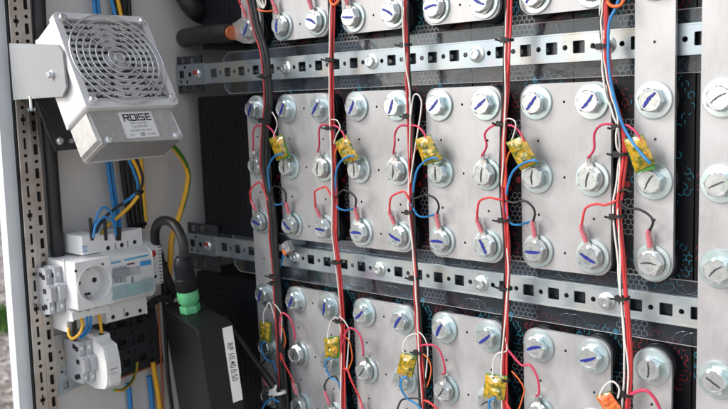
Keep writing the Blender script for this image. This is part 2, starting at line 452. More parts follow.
def add_bolt(root, x, z, ink, stroke, hexrot):
    """stroke = angle of the pen mark in the picture plane (deg), hex turned with the mark"""
    global WASH
    o0 = V(root['_o'])
    var = random.randrange(4); key = (ink, var, int(hexrot//15) % 4)
    if key not in BOLTS:
        me = bolt_mesh(ink, var*7+key[2]).build('bolt', None, local=True, smooth_angle=28)
        # turn the hexagon but not the stroke: rotate everything except ink
        a = math.radians(key[2]*15)
        ink_i = [i for i, m in enumerate(me.data.materials) if m.name == ink][0]
        inkv = set(v for p in me.data.polygons if p.material_index == ink_i for v in p.vertices)
        for v in me.data.vertices:
            if v.index not in inkv:
                x_, z_ = v.co.x, v.co.z
                v.co.x = x_*math.cos(a)-z_*math.sin(a); v.co.z = x_*math.sin(a)+z_*math.cos(a)
        BOLTS[key] = me.data; bpy.data.objects.remove(me)
    b = bpy.data.objects.new('bolt', BOLTS[key]); COL.objects.link(b); b.parent = root
    b.location = V((x-o0.x, PF-o0.y, z-o0.z))*MM; b.rotation_euler = (random.uniform(-.02, .02), -math.radians(stroke), random.uniform(-.02, .02))
    if WASH is None:
        w = MB(); w.lathe((0, 0, 0), (0, -1, 0), [(14.3, 0), (14.4, .3), (14.4, 1.6), (14.0, 2.0), (13.4, 2.05), (5.4, 2.05)], 'zinc_washer', 44)
        wo = w.build('washer', None, local=True); WASH = wo.data; bpy.data.objects.remove(wo)
    w = bpy.data.objects.new('washer', WASH); COL.objects.link(w); w.parent = b
    w.location = (random.uniform(-.4, .4)*MM, 0, random.uniform(-.4, .4)*MM)
    w.rotation_euler = (0, random.uniform(0, 6), 0)
    return b
def bus_bar(cols, z0, z1, rows, label, rnd=12, holes=(), group=None, layers=2):
    xs = [COLX[c] for c in cols]; x0 = xs[0]-15.5; x1 = xs[-1]+15.5
    o = thing('bus_bar', (sum(xs)/len(xs), PF+4, z0), label, 'bus bar', group)
    hl = [circ(x, z, 1.15, 12) for x, z in holes]
    m = MB(); m.prism(rrect(x0, z0, x1, z1, rnd, 8), xz, PF, PF+1.95, 'brushed_aluminium', hl, 'dark_void')
    m.build('upper_plate', o, bevel=.35)
    m = MB(); m.prism(rrect(x0+.15, z0+.2, x1-.15, z1-.15, rnd, 8), xz, PF+2.05, PF+4, 'brushed_aluminium')
    m.build('lower_plate', o, bevel=.35)
    for r, z in rows:
        for ci, c in enumerate(cols):
            blue = r in ('t', 'm0', 'm2', 'l0')
            if r == 'm2' and c == 9 or r == 'l0' and c in (9,) or c == 10 : blue = False
            if r in ('t', 'm0', 'l0'): st = random.uniform(38, 62)
            elif r == 'm2': st = random.uniform(-28, 6)
            elif r == 'm1': st = random.uniform(70, 98)
            else: st = random.uniform(25, 95)
            st = SPEC.get((r, c), st)
            add_bolt(o, COLX[c], z, 'ink_blue' if blue else 'ink_black', st, random.uniform(0, 60))
    return o
# stroke angles read off the photograph (degrees, counter-clockwise from horizontal)
SPEC = {('m0', 0): 65, ('m0', 1): 60, ('m0', 2): 52, ('m0', 3): 62, ('m0', 4): 68, ('m0', 5): 45, ('m0', 6): 38, ('m0', 7): 52, ('m0', 8): 50, ('m0', 9): 50, ('m0', 10): 32,
        ('t', 1): 82, ('t', 2): -25, ('t', 3): -5, ('t', 4): -28, ('t', 5): 8, ('t', 6): -28, ('m2', 0): -18, ('m2', 1): -38, ('m2', 2): -5, ('m2', 3): 0, ('m2', 4): -22, ('m2', 5): 0, ('m2', 6): -62,
        ('m2', 7): 3, ('m2', 8): -28, ('m2', 9): 0, ('m2', 10): 42, ('l0', 0): 70, ('l0', 1): 60, ('l0', 2): 78, ('l0', 3): 42, ('l0', 4): 55, ('l0', 5): 62, ('l0', 6): 40,
        ('l0', 7): 18, ('l0', 8): 22, ('l0', 9): 90, ('l0', 10): -30, ('m1', 9): 62, ('m1', 10): 25, ('m1', 8): 78, ('m1', 7): 88, ('l1', 5): 55, ('l1', 4): 88}
PL = [('left-hand', 1), ('second', 3), ('third', 5), ('right-hand', 7)]
for nm, c in PL:
    cx = (COLX[c]+COLX[c+1])/2
    def hl(rows):
        h = []
        for i, z in enumerate(rows):
            h.append((cx, z))
            if i < 2:
                zz = (z+rows[i+1])/2-1
                h += [(COLX[c]+1, zz), (COLX[c+1]+1, zz)]
        return h
    bus_bar([c, c+1], 72, 226, [('t', R_TOP[2])], '', holes=hl(R_TOP), group='wide aluminium bus plates').__setitem__('label', 'wide aluminium plate cut off by the top edge, %s one of four' % nm)
    bus_bar([c, c+1], -141, 15.5, [('m0', 0.), ('m1', R_MID[1]), ('m2', R_MID[2])], 'wide aluminium plate with six bolts, %s of the four in the middle row' % nm, holes=hl(R_MID), group='wide aluminium bus plates')
    bus_bar([c, c+1], -344, -194.5, [('l0', R_LOW[0]), ('l1', R_LOW[1])]+([('l2', R_LOW[2])] if c < 4 else []), 'wide aluminium plate below the lower rail, %s of the four in the bottom row' % nm, holes=hl(R_LOW), group='wide aluminium bus plates')
G2 = 'narrow aluminium bus strips'
bus_bar([0], 73, 226, [('t', R_TOP[2])], 'narrow aluminium strip at the upper left carrying the black battery cable lug', group=G2)
bus_bar([0], -344, 15.5, [('m0', 0.), ('m1', R_MID[1]), ('m2', R_MID[2]), ('l0', R_LOW[0]), ('l1', R_LOW[1]), ('l2', R_LOW[2])], 'long narrow aluminium strip at the far left behind the thick black cables', rnd=15, group=G2, holes=[(-250, -30), (-250, -92), (-250, -168), (-250, -240)])
bus_bar([9], -140.5, 226, [('t', R_TOP[2]), ('m0', 0.), ('m1', R_MID[1]), ('m2', R_MID[2])], 'narrow aluminium strip crossing the upper rail, rounded bottom end above the lower rail', rnd=15, group=G2, holes=[(200, 43), (201, -30), (201, -92)])
bus_bar([9], -344, -194, [('l0', R_LOW[0]), ('l1', R_LOW[1])], 'short narrow aluminium strip below the lower rail with a rounded top end', rnd=15, group=G2, holes=[(200, -240)])
bus_bar([10], -344, 226, [('m0', 0.), ('m1', R_MID[1]), ('m2', R_MID[2]), ('l0', R_LOW[0])], 'longest aluminium strip, at the right edge, crossing both rails', rnd=12, group=G2)

# ================================================================== rails and clear covers
def rail(zc, label, shL, shT, shB):
    o = thing('perforated_rail', (0, RAILY, zc), label, 'rail', 'perforated mounting rails across the battery')
    z0, z1 = zc-10.3, zc+10.3
    x0, x1 = -346, 420
    hs = []
    k0 = -15; scr = []
    for k in range(-15, 17):
        x = 12.1+24.4*k
        if x0+8 < x < x1-8:
            if (k-1) % 5 == 0 and k > -12: scr.append(x)
            else: hs.append(rrect(x-5.2, zc-5, x+5.2, zc+5, .8, 2))
        if x0+6 < x+12.2 < x1-6: hs.append(circ(x+12.2, zc, 2.2, 12))
    m = MB(); m.prism(rect(x0, z0, x1, z1), xz, RAILY, RAILY+1.6, 'galvanised_rail', hs)
    m.box((x0, RAILY+.02, z1-.01), (x1, RAILY+5.4, z1+1.4), 'galvanised_rail'); m.box((x0, RAILY+.02, z0-1.4), (x1, RAILY+5.4, z0+.01), 'galvanised_rail')
    m.build('channel', o, bevel=.4)
    for x in scr:
        s = MB(); s.lathe((x, RAILY, zc), (0, -1, 0), [(7.4, 0), (7.4, .9), (5, 1.7), (4.6, 1.8)], 'zinc_bolt', 30)
        s.lathe((x, RAILY, zc), (0, -1, 0), [(5.0, 1.6), (5.0, 5.0), (4.2, 5.6), (2.4, 5.6), (2.2, 4.6), (0, 4.5)], 'zinc_bolt', 6 if random.random() < .5 else 20)
        s.build('flange_screw', o)
    # left end plate that joins the rail to the side
    hs = [circ(-372, zc, 3), rrect(-392, zc-4, -383, zc+5, .6, 2), circ(-390, zc-8, 1.8), circ(-378, zc-8.5, 1.8), circ(-381, zc+9, 1.8)]
    j = MB(); j.prism(rect(-398, zc-12.5, -343, zc+12.5), xz, RAILY-2.2, RAILY-.4, 'galvanised_rail', hs, 'dark_void')
    j.build('joining_plate', o, bevel=.4)
    s = MB(); s.lathe((-357, RAILY-2.3, zc), (0, -1, 0), [(6.2, 0), (6.2, 1.2), (5, 2.4), (3.2, 3.0), (3.0, 1.8), (0, 1.8)], 'zinc_bolt', 26)
    s.box((-361, RAILY-5.6, zc-.2), (-354, RAILY-4.9, zc+4.2), 'red_plastic')
    s.build('red_marked_screw', o)
    return o
rail(43.8, 'upper perforated galvanised rail running across above the middle plates', 0, 0, 0)
rail(-163.5, 'lower perforated galvanised rail running across below the middle plates', 0, 0, 0)
def cover(z0, z1, label):
    o = thing('clear_cover', (0, 17, z0), label, 'plastic cover', 'clear plastic covers behind the rails')
    x0 = -318
    seams = [x0, -176, -76, 24, 124, 224, 420]
    m = MB(); m.prism([(x0+9, z0), (420, z0), (420, z1), (x0+9, z1), (x0, z1-7), (x0, z0+7)], xz, 18.9, 20.2, 'clear_sheet')
    m.build('sheet', o)
    e = MB()
    def line(pts, r=.35): e.tube(pts, r, 'lever_clear', n=6, sub=1)
    line([(x0+9, 18.7, z0), (420, 18.7, z0)]); line([(420, 18.7, z1), (x0+9, 18.7, z1), (x0, 18.7, z1-7), (x0, 18.7, z0+7), (x0+9, 18.7, z0)], .4)
    e.build('polished_edge', o)
    # moulded ring marks either side of each seam
    for sx in (-76, 24, 124, 224):
        for sg in (-1, 1):
            for zz in (z1-2, z0+2):
                pts = [(sx+sg*3.5+10*math.cos(a), 18.6, zz+9*math.sin(a)) for a in [math.radians(q) for q in range(0, 181, 30)]]
                if zz > (z0+z1)/2: pts = [(p[0], p[1], 2*zz-p[2]) for p in pts]
                d = MB(); d.tube(pts, .25, 'clear_sheet', n=5, sub=3); d.build('moulded_mark', o)
cover(19.2, 66.2, 'clear plastic sheet lying behind the upper rail')
cover(-191.5, -139.8, 'clear plastic sheet lying behind the lower rail')
# ================================================================== wire harnesses
WY = -7.0
BP = [
 [(249.5,-12),(250.6,0),(255.4,25),(263,50),(266.5,76),(267.5,105),(265,125),(263.8,164),(268,190),(271.5,212),(273,240),(276,279),(279.5,330),(281,363),(283,390),(285,415)],
 [(333.5,-12),(333,0),(331.8,63),(331.7,120),(332.6,152),(334.8,203),(335.4,235),(339,271),(341.5,315),(342,360),(343.5,415)],
 [(405.5,-12),(405.7,0),(406.8,58.6),(408.6,90),(410,125),(410.6,190),(411.5,212),(415,263),(417,310),(420,350),(423,385),(424,415)],
 [(510,-12),(509.5,0),(507.4,58.6),(506,90),(503.6,130),(503.5,170),(504,200),(507,240),(507.4,270),(506,310),(504.5,362),(504.5,415)],
 [(606,-12),(603.5,5),(603.5,30),(605.5,58),(610,90),(617,112),(620.5,128),(622,155),(619,190),(617.5,212),(621,250),(623,290),(627,340),(628.5,375),(626,415)],
]
STR = [
 [('wire_black',2.7,-.3,0,0),('wire_black',2.5,3.2,1.5,0),('wire_red',1.06,-3.3,-1.6,0),('wire_red',0.88,-4.0,1,.3),('wire_white',.7,-3.4,3,.5)],
 [('wire_red',1.14,-1.6,0,.25),('wire_black',1.15,.3,1.0,.3),('wire_red',1.01,.5,-1.2,.3),('wire_bright_red',0.97,2.0,.4,.5),('wire_white',.75,-1.0,-2.2,1.1)],
 [('wire_red',1.14,-1.0,-.6,.25),('wire_black',1.15,2.4,.6,.5),('wire_bright_red',0.97,.9,.8,.3),('wire_white',.8,.4,-2.3,1.2),('wire_black',1.0,-.4,2.0,.3)],
 [('wire_black',1.25,-2.3,-.6,.35),('wire_red',1.14,-.2,-1.0,.3),('wire_bright_red',1.06,1.9,-.6,.35),('wire_red',0.97,.8,1.3,.4),('wire_white',.7,.6,-2.4,1.2)],
 [('wire_white',.85,-2.7,-1.0,.5),('wire_black',1.2,-1.2,-.4,.4),('wire_white',.7,-.1,-1.9,.5),('wire_bright_red',1.14,1.0,-.8,.4),('wire_red',1.19,2.5,.4,.5),('wire_black',1.0,.4,1.6,.3)],
]
HL = ['wire bundle with two thick black cables, leftmost of the five running down the battery',
      'red, black and white wire bundle between the left-hand and second wide plates',
      'red, black and white wire bundle between the second and third wide plates',
      'red, black and white wire bundle between the third and right-hand wide plates',
      'wire bundle with a loose blue wire, left of the narrow strip at the right']
def bundle_pos(k, py):
    p = BP[k]
    for a, b in zip(p, p[1:]):
        if a[1] <= py <= b[1]:
            t = (py-a[1])/(b[1]-a[1]); return a[0]+(b[0]-a[0])*t
    return p[-1][0]
HARN = []
def px(x, y, Y=WY): return at(x, y, Y=Y)
def lead(root, name, pts, r, mat, label=None, n=8):
    m = MB(); m.tube(pts, r, mat, n=n, sub=7); return m.build(name, root, smooth_angle=60, label=label)
def cable_tie(root, k, py, mat='wire_black', w=1, tail=1):
    c = px(bundle_pos(k, py), py); d = (px(bundle_pos(k, py+3), py+3)-px(bundle_pos(k, py-3), py-3)).normalized()
    R = 5.4 if k == 0 else 4.2
    cx = c+V((.1, .1, 0)); u = V((1, 0, 0)); u = (u-d*u.dot(d)).normalized(); v = d.cross(u)
    m = MB(); n = 24; vs = []
    for i in range(n):
        t = 2*math.pi*i/n
        rad = u*math.cos(t)*R+v*math.sin(t)*R*.98
        for q in ((1, -1.25), (1.16, -1.25), (1.16, 1.25), (1, 1.25)): vs.append(cx+rad*q[0]+d*q[1]*w)
    m.add(vs, [(4*i+a, 4*i+(a+1) % 4, 4*((i+1) % n)+(a+1) % 4, 4*((i+1) % n)+a) for i in range(n) for a in range(4)], mat)
    h = cx-u*(R*.8)-v*(R*.55); fr = lambda a, b, c_: h+u*a+d*b+v*c_
    if (v.y > 0): h = cx-u*(R*.8)-v*(R*.62)
    else: h = cx-u*(R*.8)+v*(R*.62)
    m.box((-2.2, -2.3, -1.7), (2.2, 2.3, 1.7), mat, fr)
    if tail: m.tube([h, h-u*3+V((0, -1.5, -.5)), h-u*(4+random.random()*3)+V((0, -3, .5))], .9, mat, n=5, sub=3)
    m.build('cable_tie', root, smooth_angle=30)
for k in range(5):
    p0 = px(*BP[k][0]); root = thing('wire_harness', px(*BP[k][-1]), HL[k], 'wire bundle', 'wire bundles running down the battery'); HARN.append(root)
    for (mat, r, dx, dy, wob) in STR[k]:
        ph = random.uniform(0, 6); q = []
        for i, (x, y) in enumerate(BP[k]):
            c = px(x, y)
            s = wob*1.9*math.sin(i*1.35+ph)
            s2 = wob*1.4*math.cos(i*1.1+ph*2)
            q.append(c+V((dx*.95+s, dy+s2, 0)))
        m = MB(); m.tube([p_+V((random.uniform(-.35, .35), random.uniform(-.3, .3), 0)) for p_ in smooth(q, 3)], r, mat, n=10, sub=4)
        m.build('wire', root, smooth_angle=60, label={'wire_black': 'black wire', 'wire_red': 'dark red wire', 'wire_bright_red': 'bright red wire', 'wire_white': 'thin white wire'}[mat])
    for y in [(76, 121, 276, 283), (60, 128, 262, 321), (45, 116, 212, 278, 352), (40, 124, 220, 288, 379), (46, 126, 154, 216, 298, 394)][k]:
        cable_tie(root, k, y)

def lugged(root, wire_pts, bolt_x, bolt_z, mat, sleeve=None, tip=None):
    """a lead whose ring terminal sits under the bolt head; comes in from `tip`"""
    end = V((bolt_x, PF-4.4, bolt_z)); tip = V(tip) if tip else wire_pts[-1]
    d = (tip-end); d.y = 0; L = d.length; d.normalize(); s = V((0, 1, 0)).cross(d)
    w = lead(root, 'lead', wire_pts+([tip] if (tip-wire_pts[-1]).length > 1 else []), 1.0, mat)
    g = MB()
    fr = lambda a, b, c: end+d*a+s*b+V((0, c, 0))
    g.prism([(8.5, -3.6), (12, -2.6), (L-3, -1.7), (L+1.5, -1.6), (L+1.5, 1.6), (L-3, 1.7), (12, 2.6), (8.5, 3.6)] if L > 15 else [(8.5, -3.4), (L+2, -1.7), (L+2, 1.7), (8.5, 3.4)], lambda a, b, t: fr(a, b, t), -.9, .3, 'lug_tin')
    g.lathe(end+V((0, .6, 0)), (0, -1, 0), [(10.6, 0), (10.6, .8), (8, .8)], 'lug_tin', 26)
    g.tube([fr(L-4, 0, -.6), fr(L+2, 0, -.6)], 1.7, 'lug_tin', n=10, sub=2)
    g.build('ring_terminal', w)
    if sleeve:
        g = MB(); a = fr(13, 0, -.7); g.tube([a, a.lerp(tip, .6), tip, tip+(tip-wire_pts[-2 if (tip-wire_pts[-1]).length < 1 else -1]).normalized()*-3.5], lambda t: 2.0-.35*t, sleeve, n=12, sub=5)
        g.build('heat_shrink_sleeve', w)
    return w
def sh(pts, dx, dz=0, j=.8):
    j *= 1.35
    return [p+V((dx+random.uniform(-j, j), random.uniform(-j, j), dz+random.uniform(-j, j))) for p in pts]
def board(quad_px, dx, dz, label, mat='amber_tape', Y=-9.5):
    a, b, c, d = [px(x, y, Y)+V((dx, 0, dz)) for x, y in quad_px]     # top-left, top-right, bottom-right, bottom-left
    a = a+V((0, -1.5, 0)); 
    cen = (a+b+c+d)/4; root = thing('balancer_board', cen, label, 'circuit board', 'tape-wrapped boards hanging at the wire bundles')
    nx, nz = 9, 13; m = MB(); vs = []
    nrm = (b-a).cross(d-a).normalized(); nrm = nrm if nrm.y < 0 else -nrm
    rnd = random.Random(int(cen.x*7+cen.z)); W = [[rnd.uniform(-.5, .5) for _ in range(nx+1)] for _ in range(nz+1)]
    for side, th in ((1, 2.6), (-1, 1.4)):
        for j in range(nz+1):
            for i in range(nx+1):
                u, v = i/nx, j/nz
                p = (a*(1-u)+b*u)*(1-v)+(d*(1-u)+c*u)*v
                e = min(u, 1-u, .25)*min(v, 1-v, .2)/(.25*.2)
                lump = (1.5 if (.25 < u < .7 and .2 < v < .45) or (.35 < u < .8 and .6 < v < .8) else 0) if side == 1 else 0
                h = th*min(1, .25+e)+(lump+W[j][i])*(1 if 0 < i < nx and 0 < j < nz else 0)*.8
                p = p+(b-a).normalized()*rnd.uniform(-.35, .35)+(d-a).normalized()*rnd.uniform(-.35, .35)
                vs.append(p+nrm*h*side)
    n1 = (nx+1)*(nz+1); fs = []
    for sd in (0, 1):
        for j in range(nz):
            for i in range(nx):
                o = sd*n1+j*(nx+1)+i; fs.append((o, o+1, o+nx+2, o+nx+1) if sd == 0 else (o, o+nx+1, o+nx+2, o+1))
    rim = [i for i in range(nx+1)]+[j*(nx+1)+nx for j in range(1, nz+1)]+[nz*(nx+1)+i for i in range(nx-1, -1, -1)]+[j*(nx+1) for j in range(nz-1, 0, -1)]
    for i in range(len(rim)): p, q = rim[i], rim[(i+1) % len(rim)]; fs.append((p, q, q+n1, p+n1))
    m.add(vs, fs, mat); m.build('tape_wrapping', root, smooth_angle=9)
    # components showing through at the open ends
    ex = (b-a).normalized(); ez = (d-a).normalized(); w = (b-a).length; h = (d-a).length
    fr = lambda x, y, z: a+ex*x+ez*z+nrm*y
    g = MB(); g.box((w*.3, .5, h*.24), (w*.62, 2.9, h*.42), 'black_plastic', fr); g.box((w*.5, .5, h*.63), (w*.75, 3.0, h*.72), 'lug_tin', fr)
    g.build('component', root, bevel=.3)
    g = MB(); g.box((-.3, -.7, -.6), (w+.3, .5, h+.6), 'wire_green', fr); g.build('circuit_substrate', root, bevel=.1)
    return root
PN = ['left-hand wide plate', 'second wide plate', 'third wide plate', 'right-hand wide plate', 'narrow strip at the right']
for k in range(5):                      # bundle k hangs between column 2k and column 2k+1
    dx = (k-2)*100; H = HARN[k]; xl, xr = COLX[2*k], COLX[2*k+1]
    bx = lambda y: px(bundle_pos(k, y), y)
    # ---- middle row
    red = sh([px(400.4, 125.2, -11), px(395.4, 133), px(394.8, 145)], dx)
    lugged(H, [bx(126)]+red, xl, R_MID[1], 'wire_crimson', None, (xl-.6, -2, R_MID[1]+17))
    bq = [[(270.3, 138.9), (282, 135), (288, 156.6), (277, 160.5)], [(336.5, 142.9), (346.8, 135.2), (358.9, 158.6), (345, 164)], [(416.5, 139.6), (430, 135.2), (442.5, 158.6), (424.2, 165)],
          [(507.6, 142.9), (523, 135.8), (538.5, 161.6), (520.8, 170)], [(625, 139.7), (643, 135.2), (655.5, 162.6), (636, 172.5)]][k]
    board(bq, 0, 0, 'amber tape-wrapped board above a bolt of the %s, middle row' % PN[k])
    o4 = V((dx, 0, 0))
    lead(H, 'lead', [bx(125), px(418, 126.7, -9)+o4, px(424, 133, -10)+o4, px(427, 140, -11)+o4], .95, 'wire_crimson', 'crimson lead to the board')
    if k < 4:
        lead(H, 'lead', [px(438, 159.5, -15)+o4, px(434.5, 157.8, -16)+o4, px(426, 160.6, -14)+o4, px(418, 168.5, -11)+o4, px(414.5, 181, -9)+o4, bx(200)+V((1, 1, 0))], 1.02, 'wire_blue', 'blue lead from the board')
    else:
        lead(H, 'lead', [px(650.5, 163.5, -15), px(646, 159, -16), px(636, 147, -14), px(628, 135, -11), px(620.5, 119, -10), px(612, 88, -10), px(608.5, 62, -10), px(608.3, 42, -10), px(609.5, 22, -10), px(615, 9, -9), px(621, -6, -8)], 1.15, 'wire_blue', 'blue wire crossing the board')
    if k < 4: lead(H, 'lead', [bx(204), px(417, 214.5)+o4, px(424, 217, -4)+o4, px(431, 215.5, 3)+o4, px(437, 213, 6.5)+o4], .95, 'wire_blue')
    if k == 2:
        lead(H, 'lead', [px(409, 190), px(415, 148.6, -10), px(421.3, 108), px(420, 97.5), px(416.5, 94.2), px(413, 98), px(410, 120, -11)], .72, 'wire_white', 'thin white wire looped upwards')
    elif k == 4:
        lead(H, 'lead', [px(617.5, 128, -11), px(616, 135, -12), px(616.8, 147, -12), px(620, 153, -10)], .75, 'wire_white')
    elif k == 0:
        lead(H, 'lead', [px(272, 112), px(276, 119, -10), px(277, 126, -10), px(274, 135, -11), px(272.5, 141, -10)], .6, 'wire_white', 'thin white wire to the board')
    else:
        dd = sh([px(412.5, 119, -9), px(417.5, 120, -10), px(420.5, 126, -11), px(417.5, 135, -12), px(414, 145, -10)], dx, 0, .8)
        lead(H, 'lead', [bx(121)]+dd, .6, 'wire_white', 'thin white wire to the board')
    if k in (1, 2, 3):
        lead(H, 'lead', sh([px(419, 145.7, -9), px(414.4, 153, -8), px(412.5, 166), px(412, 182)], dx, 0, .4), .8, 'wire_orange', 'orange lead beside the board')
    bl = sh([px(421, 196.5, -8), px(427, 195.6, -9), px(434, 199.6, -9), px(438.5, 206, -8)], dx, 0, .7)
    lugged(H, [bx(200)]+bl, xr, R_MID[2], 'wire_black', 'sleeve_pink', (xr-.8, -3, R_MID[2]+24))
    rl = sh([px(404, 193, -10), px(398.5, 192, -10), px(391.5, 196, -9), px(389.6, 204, -8)], dx, 0, .7)
    lugged(H, [bx(200)+V((0, -2, 0))]+rl, xl, R_MID[2], 'wire_bright_red', 'sleeve_pink', (xl-6.3, -3, R_MID[2]+23))
    # ---- bottom row (mirrored: the board hangs on the left of the bundle)
    if k < 4:
        zs = V((dx, 0, 0)); k3 = {0: -1.5, 1: 0, 2: 0, 3: 0}[k]
        board([[(401, 352), (414, 354.5), (410.5, 376.5), (399, 374)], [(400, 354.5), (415.5, 353.5), (413.5, 375), (400, 376.5)], [(402.5, 352.5), (417, 356), (411.5, 377.5), (397, 373)], [(399.5, 354), (416.5, 356.5), (414.5, 378), (397, 375.5)]][k], dx+k3, 0, 'amber tape-wrapped board beside a wire bundle at the %s, bottom row' % ['far-left narrow strip', 'left-hand wide plate', 'second wide plate', 'third wide plate'][k])
        wl = sh([px(414.5, 333, -10), px(408.5, 336, -11), px(404.5, 343, -12), px(403.5, 355, -12)], dx, 0, .8)
        lead(H, 'lead', [bx(337)]+wl, .65, 'wire_white', 'thin white wire to the board')
        lead(H, 'lead', sh([px(406.8, 376, -14), px(401.5, 379, -14), px(401.5, 388, -13), px(406.5, 397, -10), px(416, 403.5, -8)], dx, 0, .5)+[bx(412)], 1.0, 'wire_blue', 'blue lead from the board')
        rr = sh([px(427, 345, -9), px(435, 345.5, -9), px(441.4, 355, -8), px(443.6, 370, -7)], dx, 0, .8)
        lugged(H, [bx(346)]+rr, xr, R_LOW[1], 'wire_crimson', None, (xr+.5, -2, R_LOW[1]+17))
        lead(H, 'lead', sh([px(421, 352, -8), px(427.5, 359, -8), px(431, 368, -7), px(430, 378, -6), px(425.5, 390, -6)], dx, 0, .6), .65, 'wire_orange', 'orange lead beside the bundle')
        if k in (0, 1, 2): lead(H, 'lead', sh([px(417, 331, -9), px(423.5, 337, -9), px(427, 347, -8), px(427, 365, -7), px(424, 388, -7)], dx, 0, .8), .65, 'wire_white', 'thin white wire')
        if k < 3:
            g = [px(412, 398, -9)+zs, px(402, 399, -10)+zs, px(398, 406, -9)+zs]
            lugged(H, [bx(399)]+sh(g, 0, 0, .5)+[V((xl-4.5, -3, R_LOW[2]+31))], xl, R_LOW[2], 'wire_black', 'sleeve_pink', (xl-3.8, -3, R_LOW[2]+24))
        if k < 2:
            g = [px(425, 390, -9)+zs, px(429, 400, -9)+zs]
            lugged(H, [bx(368)]+sh(g, 0, 0, .5)+[V((xr-5, -3, R_LOW[2]+31))], xr, R_LOW[2], 'wire_bright_red', 'sleeve_pink', (xr-3, -3, R_LOW[2]+23))
        elif k < 4:
            lead(H, 'lead', [bx(400), px(429, 402, -8)+zs, px(437, 409, -8)+zs, px(442, 420, -8)+zs], 1.1, 'wire_bright_red')
    else:
        lead(H, 'lead', [bx(396), px(640, 390.5, -11), px(648, 391.5, -11), px(655.5, 400, -9), px(661, 413, -8), px(662, 425, -6)], 1.35, 'wire_crimson', 'crimson lead arching to the right')
        lead(H, 'lead', [px(618, 398, -12), px(619, 388, -12), px(613, 381.5, -13), px(606, 384.5, -14), px(600.5, 393, -14), px(601, 401, -14), px(604.5, 403, -14), px(605.5, 399.5, -14)], .8, 'wire_white', 'curled white wire')
    # ---- top row sleeves running down to the lowest bolts
    if k < 4:
        for sgn, x, tp in ((-1, xl, [px(238, -6), px(241, 5)]), (1, xr, [px(272.5, -10), px(275, 3)])):
            if sgn == -1 and k == 0:
                pts = [px(236, -10, -6), px(240, 3, -5), V((xl-5.6, -3, R_TOP[2]+27))]; tipp = (xl-4, -3, R_TOP[2]+23)
            elif sgn == 1: pts = [V((x-13, -6, 150)), V((x-10, -5, 130)), V((x-7.4, -3.5, R_TOP[2]+30))]; tipp = (x-6, -3, R_TOP[2]+25)
            else: pts = [V((x-9, -6, 150)), V((x-8, -5, 130)), V((x-5.8, -3.5, R_TOP[2]+30))]; tipp = (x-4.6, -3, R_TOP[2]+25)
            lugged(H, pts, x, R_TOP[2], 'wire_bright_red' if sgn < 0 else 'wire_black', 'sleeve_pink', tipp)
# single extras
lead(HARN[0], 'lead', [px(256, 9, -4), px(262, 11), px(268, 11.4, -4), px(274, 10.5, 0)], .9, 'wire_orange', 'orange wire at the top')
lead(HARN[0], 'lead', [px(258, -6, -4), px(260, 2, -6), px(264, 7, -6), px(262.5, 1), px(260, -6)], .8, 'wire_white', 'cream wires coiled at the top')
lead(HARN[0], 'lead', [px(256.5, -6, -4), px(258, 2, -5), px(263, 8, -7), px(265.5, 3), px(265, -8)], .8, 'wire_white')
lead(HARN[4], 'lead', [px(606, -4), px(608, 3), px(613.5, 6.5, -10), px(620.5, 5, -10), px(625, -3)], 1.3, 'wire_orange', 'orange wire loop at the top')
lead(HARN[1], 'lead', [px(330, -6), px(331, 3, -12), px(336, 4, -12), px(341, -5)], 1.3, 'wire_orange')
lead(HARN[4], 'lead', [px(619, 192, -8), px(624, 189.5, -9), px(631, 192, -9)], 1.0, 'wire_black')
# orange wrapped board in the bottom right
a = board([(597, 396), (610, 391.5), (622, 409), (611, 422)], 0, 0, 'orange tape-wrapped board at the bottom edge beside a curled white wire', 'orange_wrap', Y=-12)
# transparent lever connector on the lower rail, beside the first harness
t = thing('lever_connector', at(286, 252, Y=2), 'clear wire connector with orange lever beside a screw on the lower rail', 'wire connector')
c = at(288, 247.5, Y=0); ex = V((.86, 0, .5)); ey = V((-.5, 0, .86)); fr = lambda x, y, z: c+ex*x+ey*z+V((0, y, 0))
m = MB(); m.box((-5, -4, -5.5), (5.5, 4, 6.5), 'lever_clear', fr); m.box((-3.5, -5.4, 0), (4, -4, 6), 'lever_clear', fr); m.build('connector_body', t, bevel=.8)
m = MB(); m.box((-6.8, -4.6, -6), (-2.4, 3.2, .5), 'wire_orange', fr); m.build('lever', t, bevel=.8)
m = MB(); m.box((-1, -3, -3), (1.5, 3, 4), 'lug_tin', fr); m.build('contact', t, bevel=.4)
m = MB(); m.tube([at(284, 253, Y=0), at(282, 260, Y=2), at(279.5, 268, Y=4)], 1.3, 'wire_blue'); m.build('wire', t, smooth_angle=60)

# ================================================================== heavy battery cables, top left
t = thing('battery_cable', at(231, 33, Y=3), 'thick black cable with bare copper end and lug bolted to the top-left strip', 'battery cable')
m = MB(); pts = [at(186, 40, Y=62), at(183, 39, Y=45), at(187, 37.5, Y=18), at(200, 35.5, Y=6), at(216, 34, Y=1), at(231, 33, Y=-1)]
m.tube(pts, lambda q: 10.6+.35*math.sin(q*23), 'black_rubber', n=28, sub=8); m.build('sheath', t, smooth_angle=60)
d = (pts[-1]-pts[-2]).normalized()
m = MB(); m.cyl(pts[-1]-d*.5, d, 8.2, 3.2, 'copper', 24, 7.6); m.build('copper_strands', t)
m = MB(); e = pts[-1]+d*2
m.prism([(-9, 0)]+[(-7+0*i, 0) for i in range(0)]+[(-8.5, -8.5), (-2, -10.5), (8, -14)]+[(19+15*math.cos(math.radians(q)), 15*math.sin(math.radians(q))) for q in range(-100, 101, 12)]+[(8, 14), (-2, 10.5), (-8.5, 8.5)], lambda a, b, c_: V((-268+a, c_, R_TOP[2]+b)), PF-4.2, PF-.1, 'lug_tin')
m.build('cable_lug', t, bevel=.6)
t = thing('battery_cable', at(195, 0, Y=20), 'thick black cable bending down out of the top edge, upper left', 'battery cable')
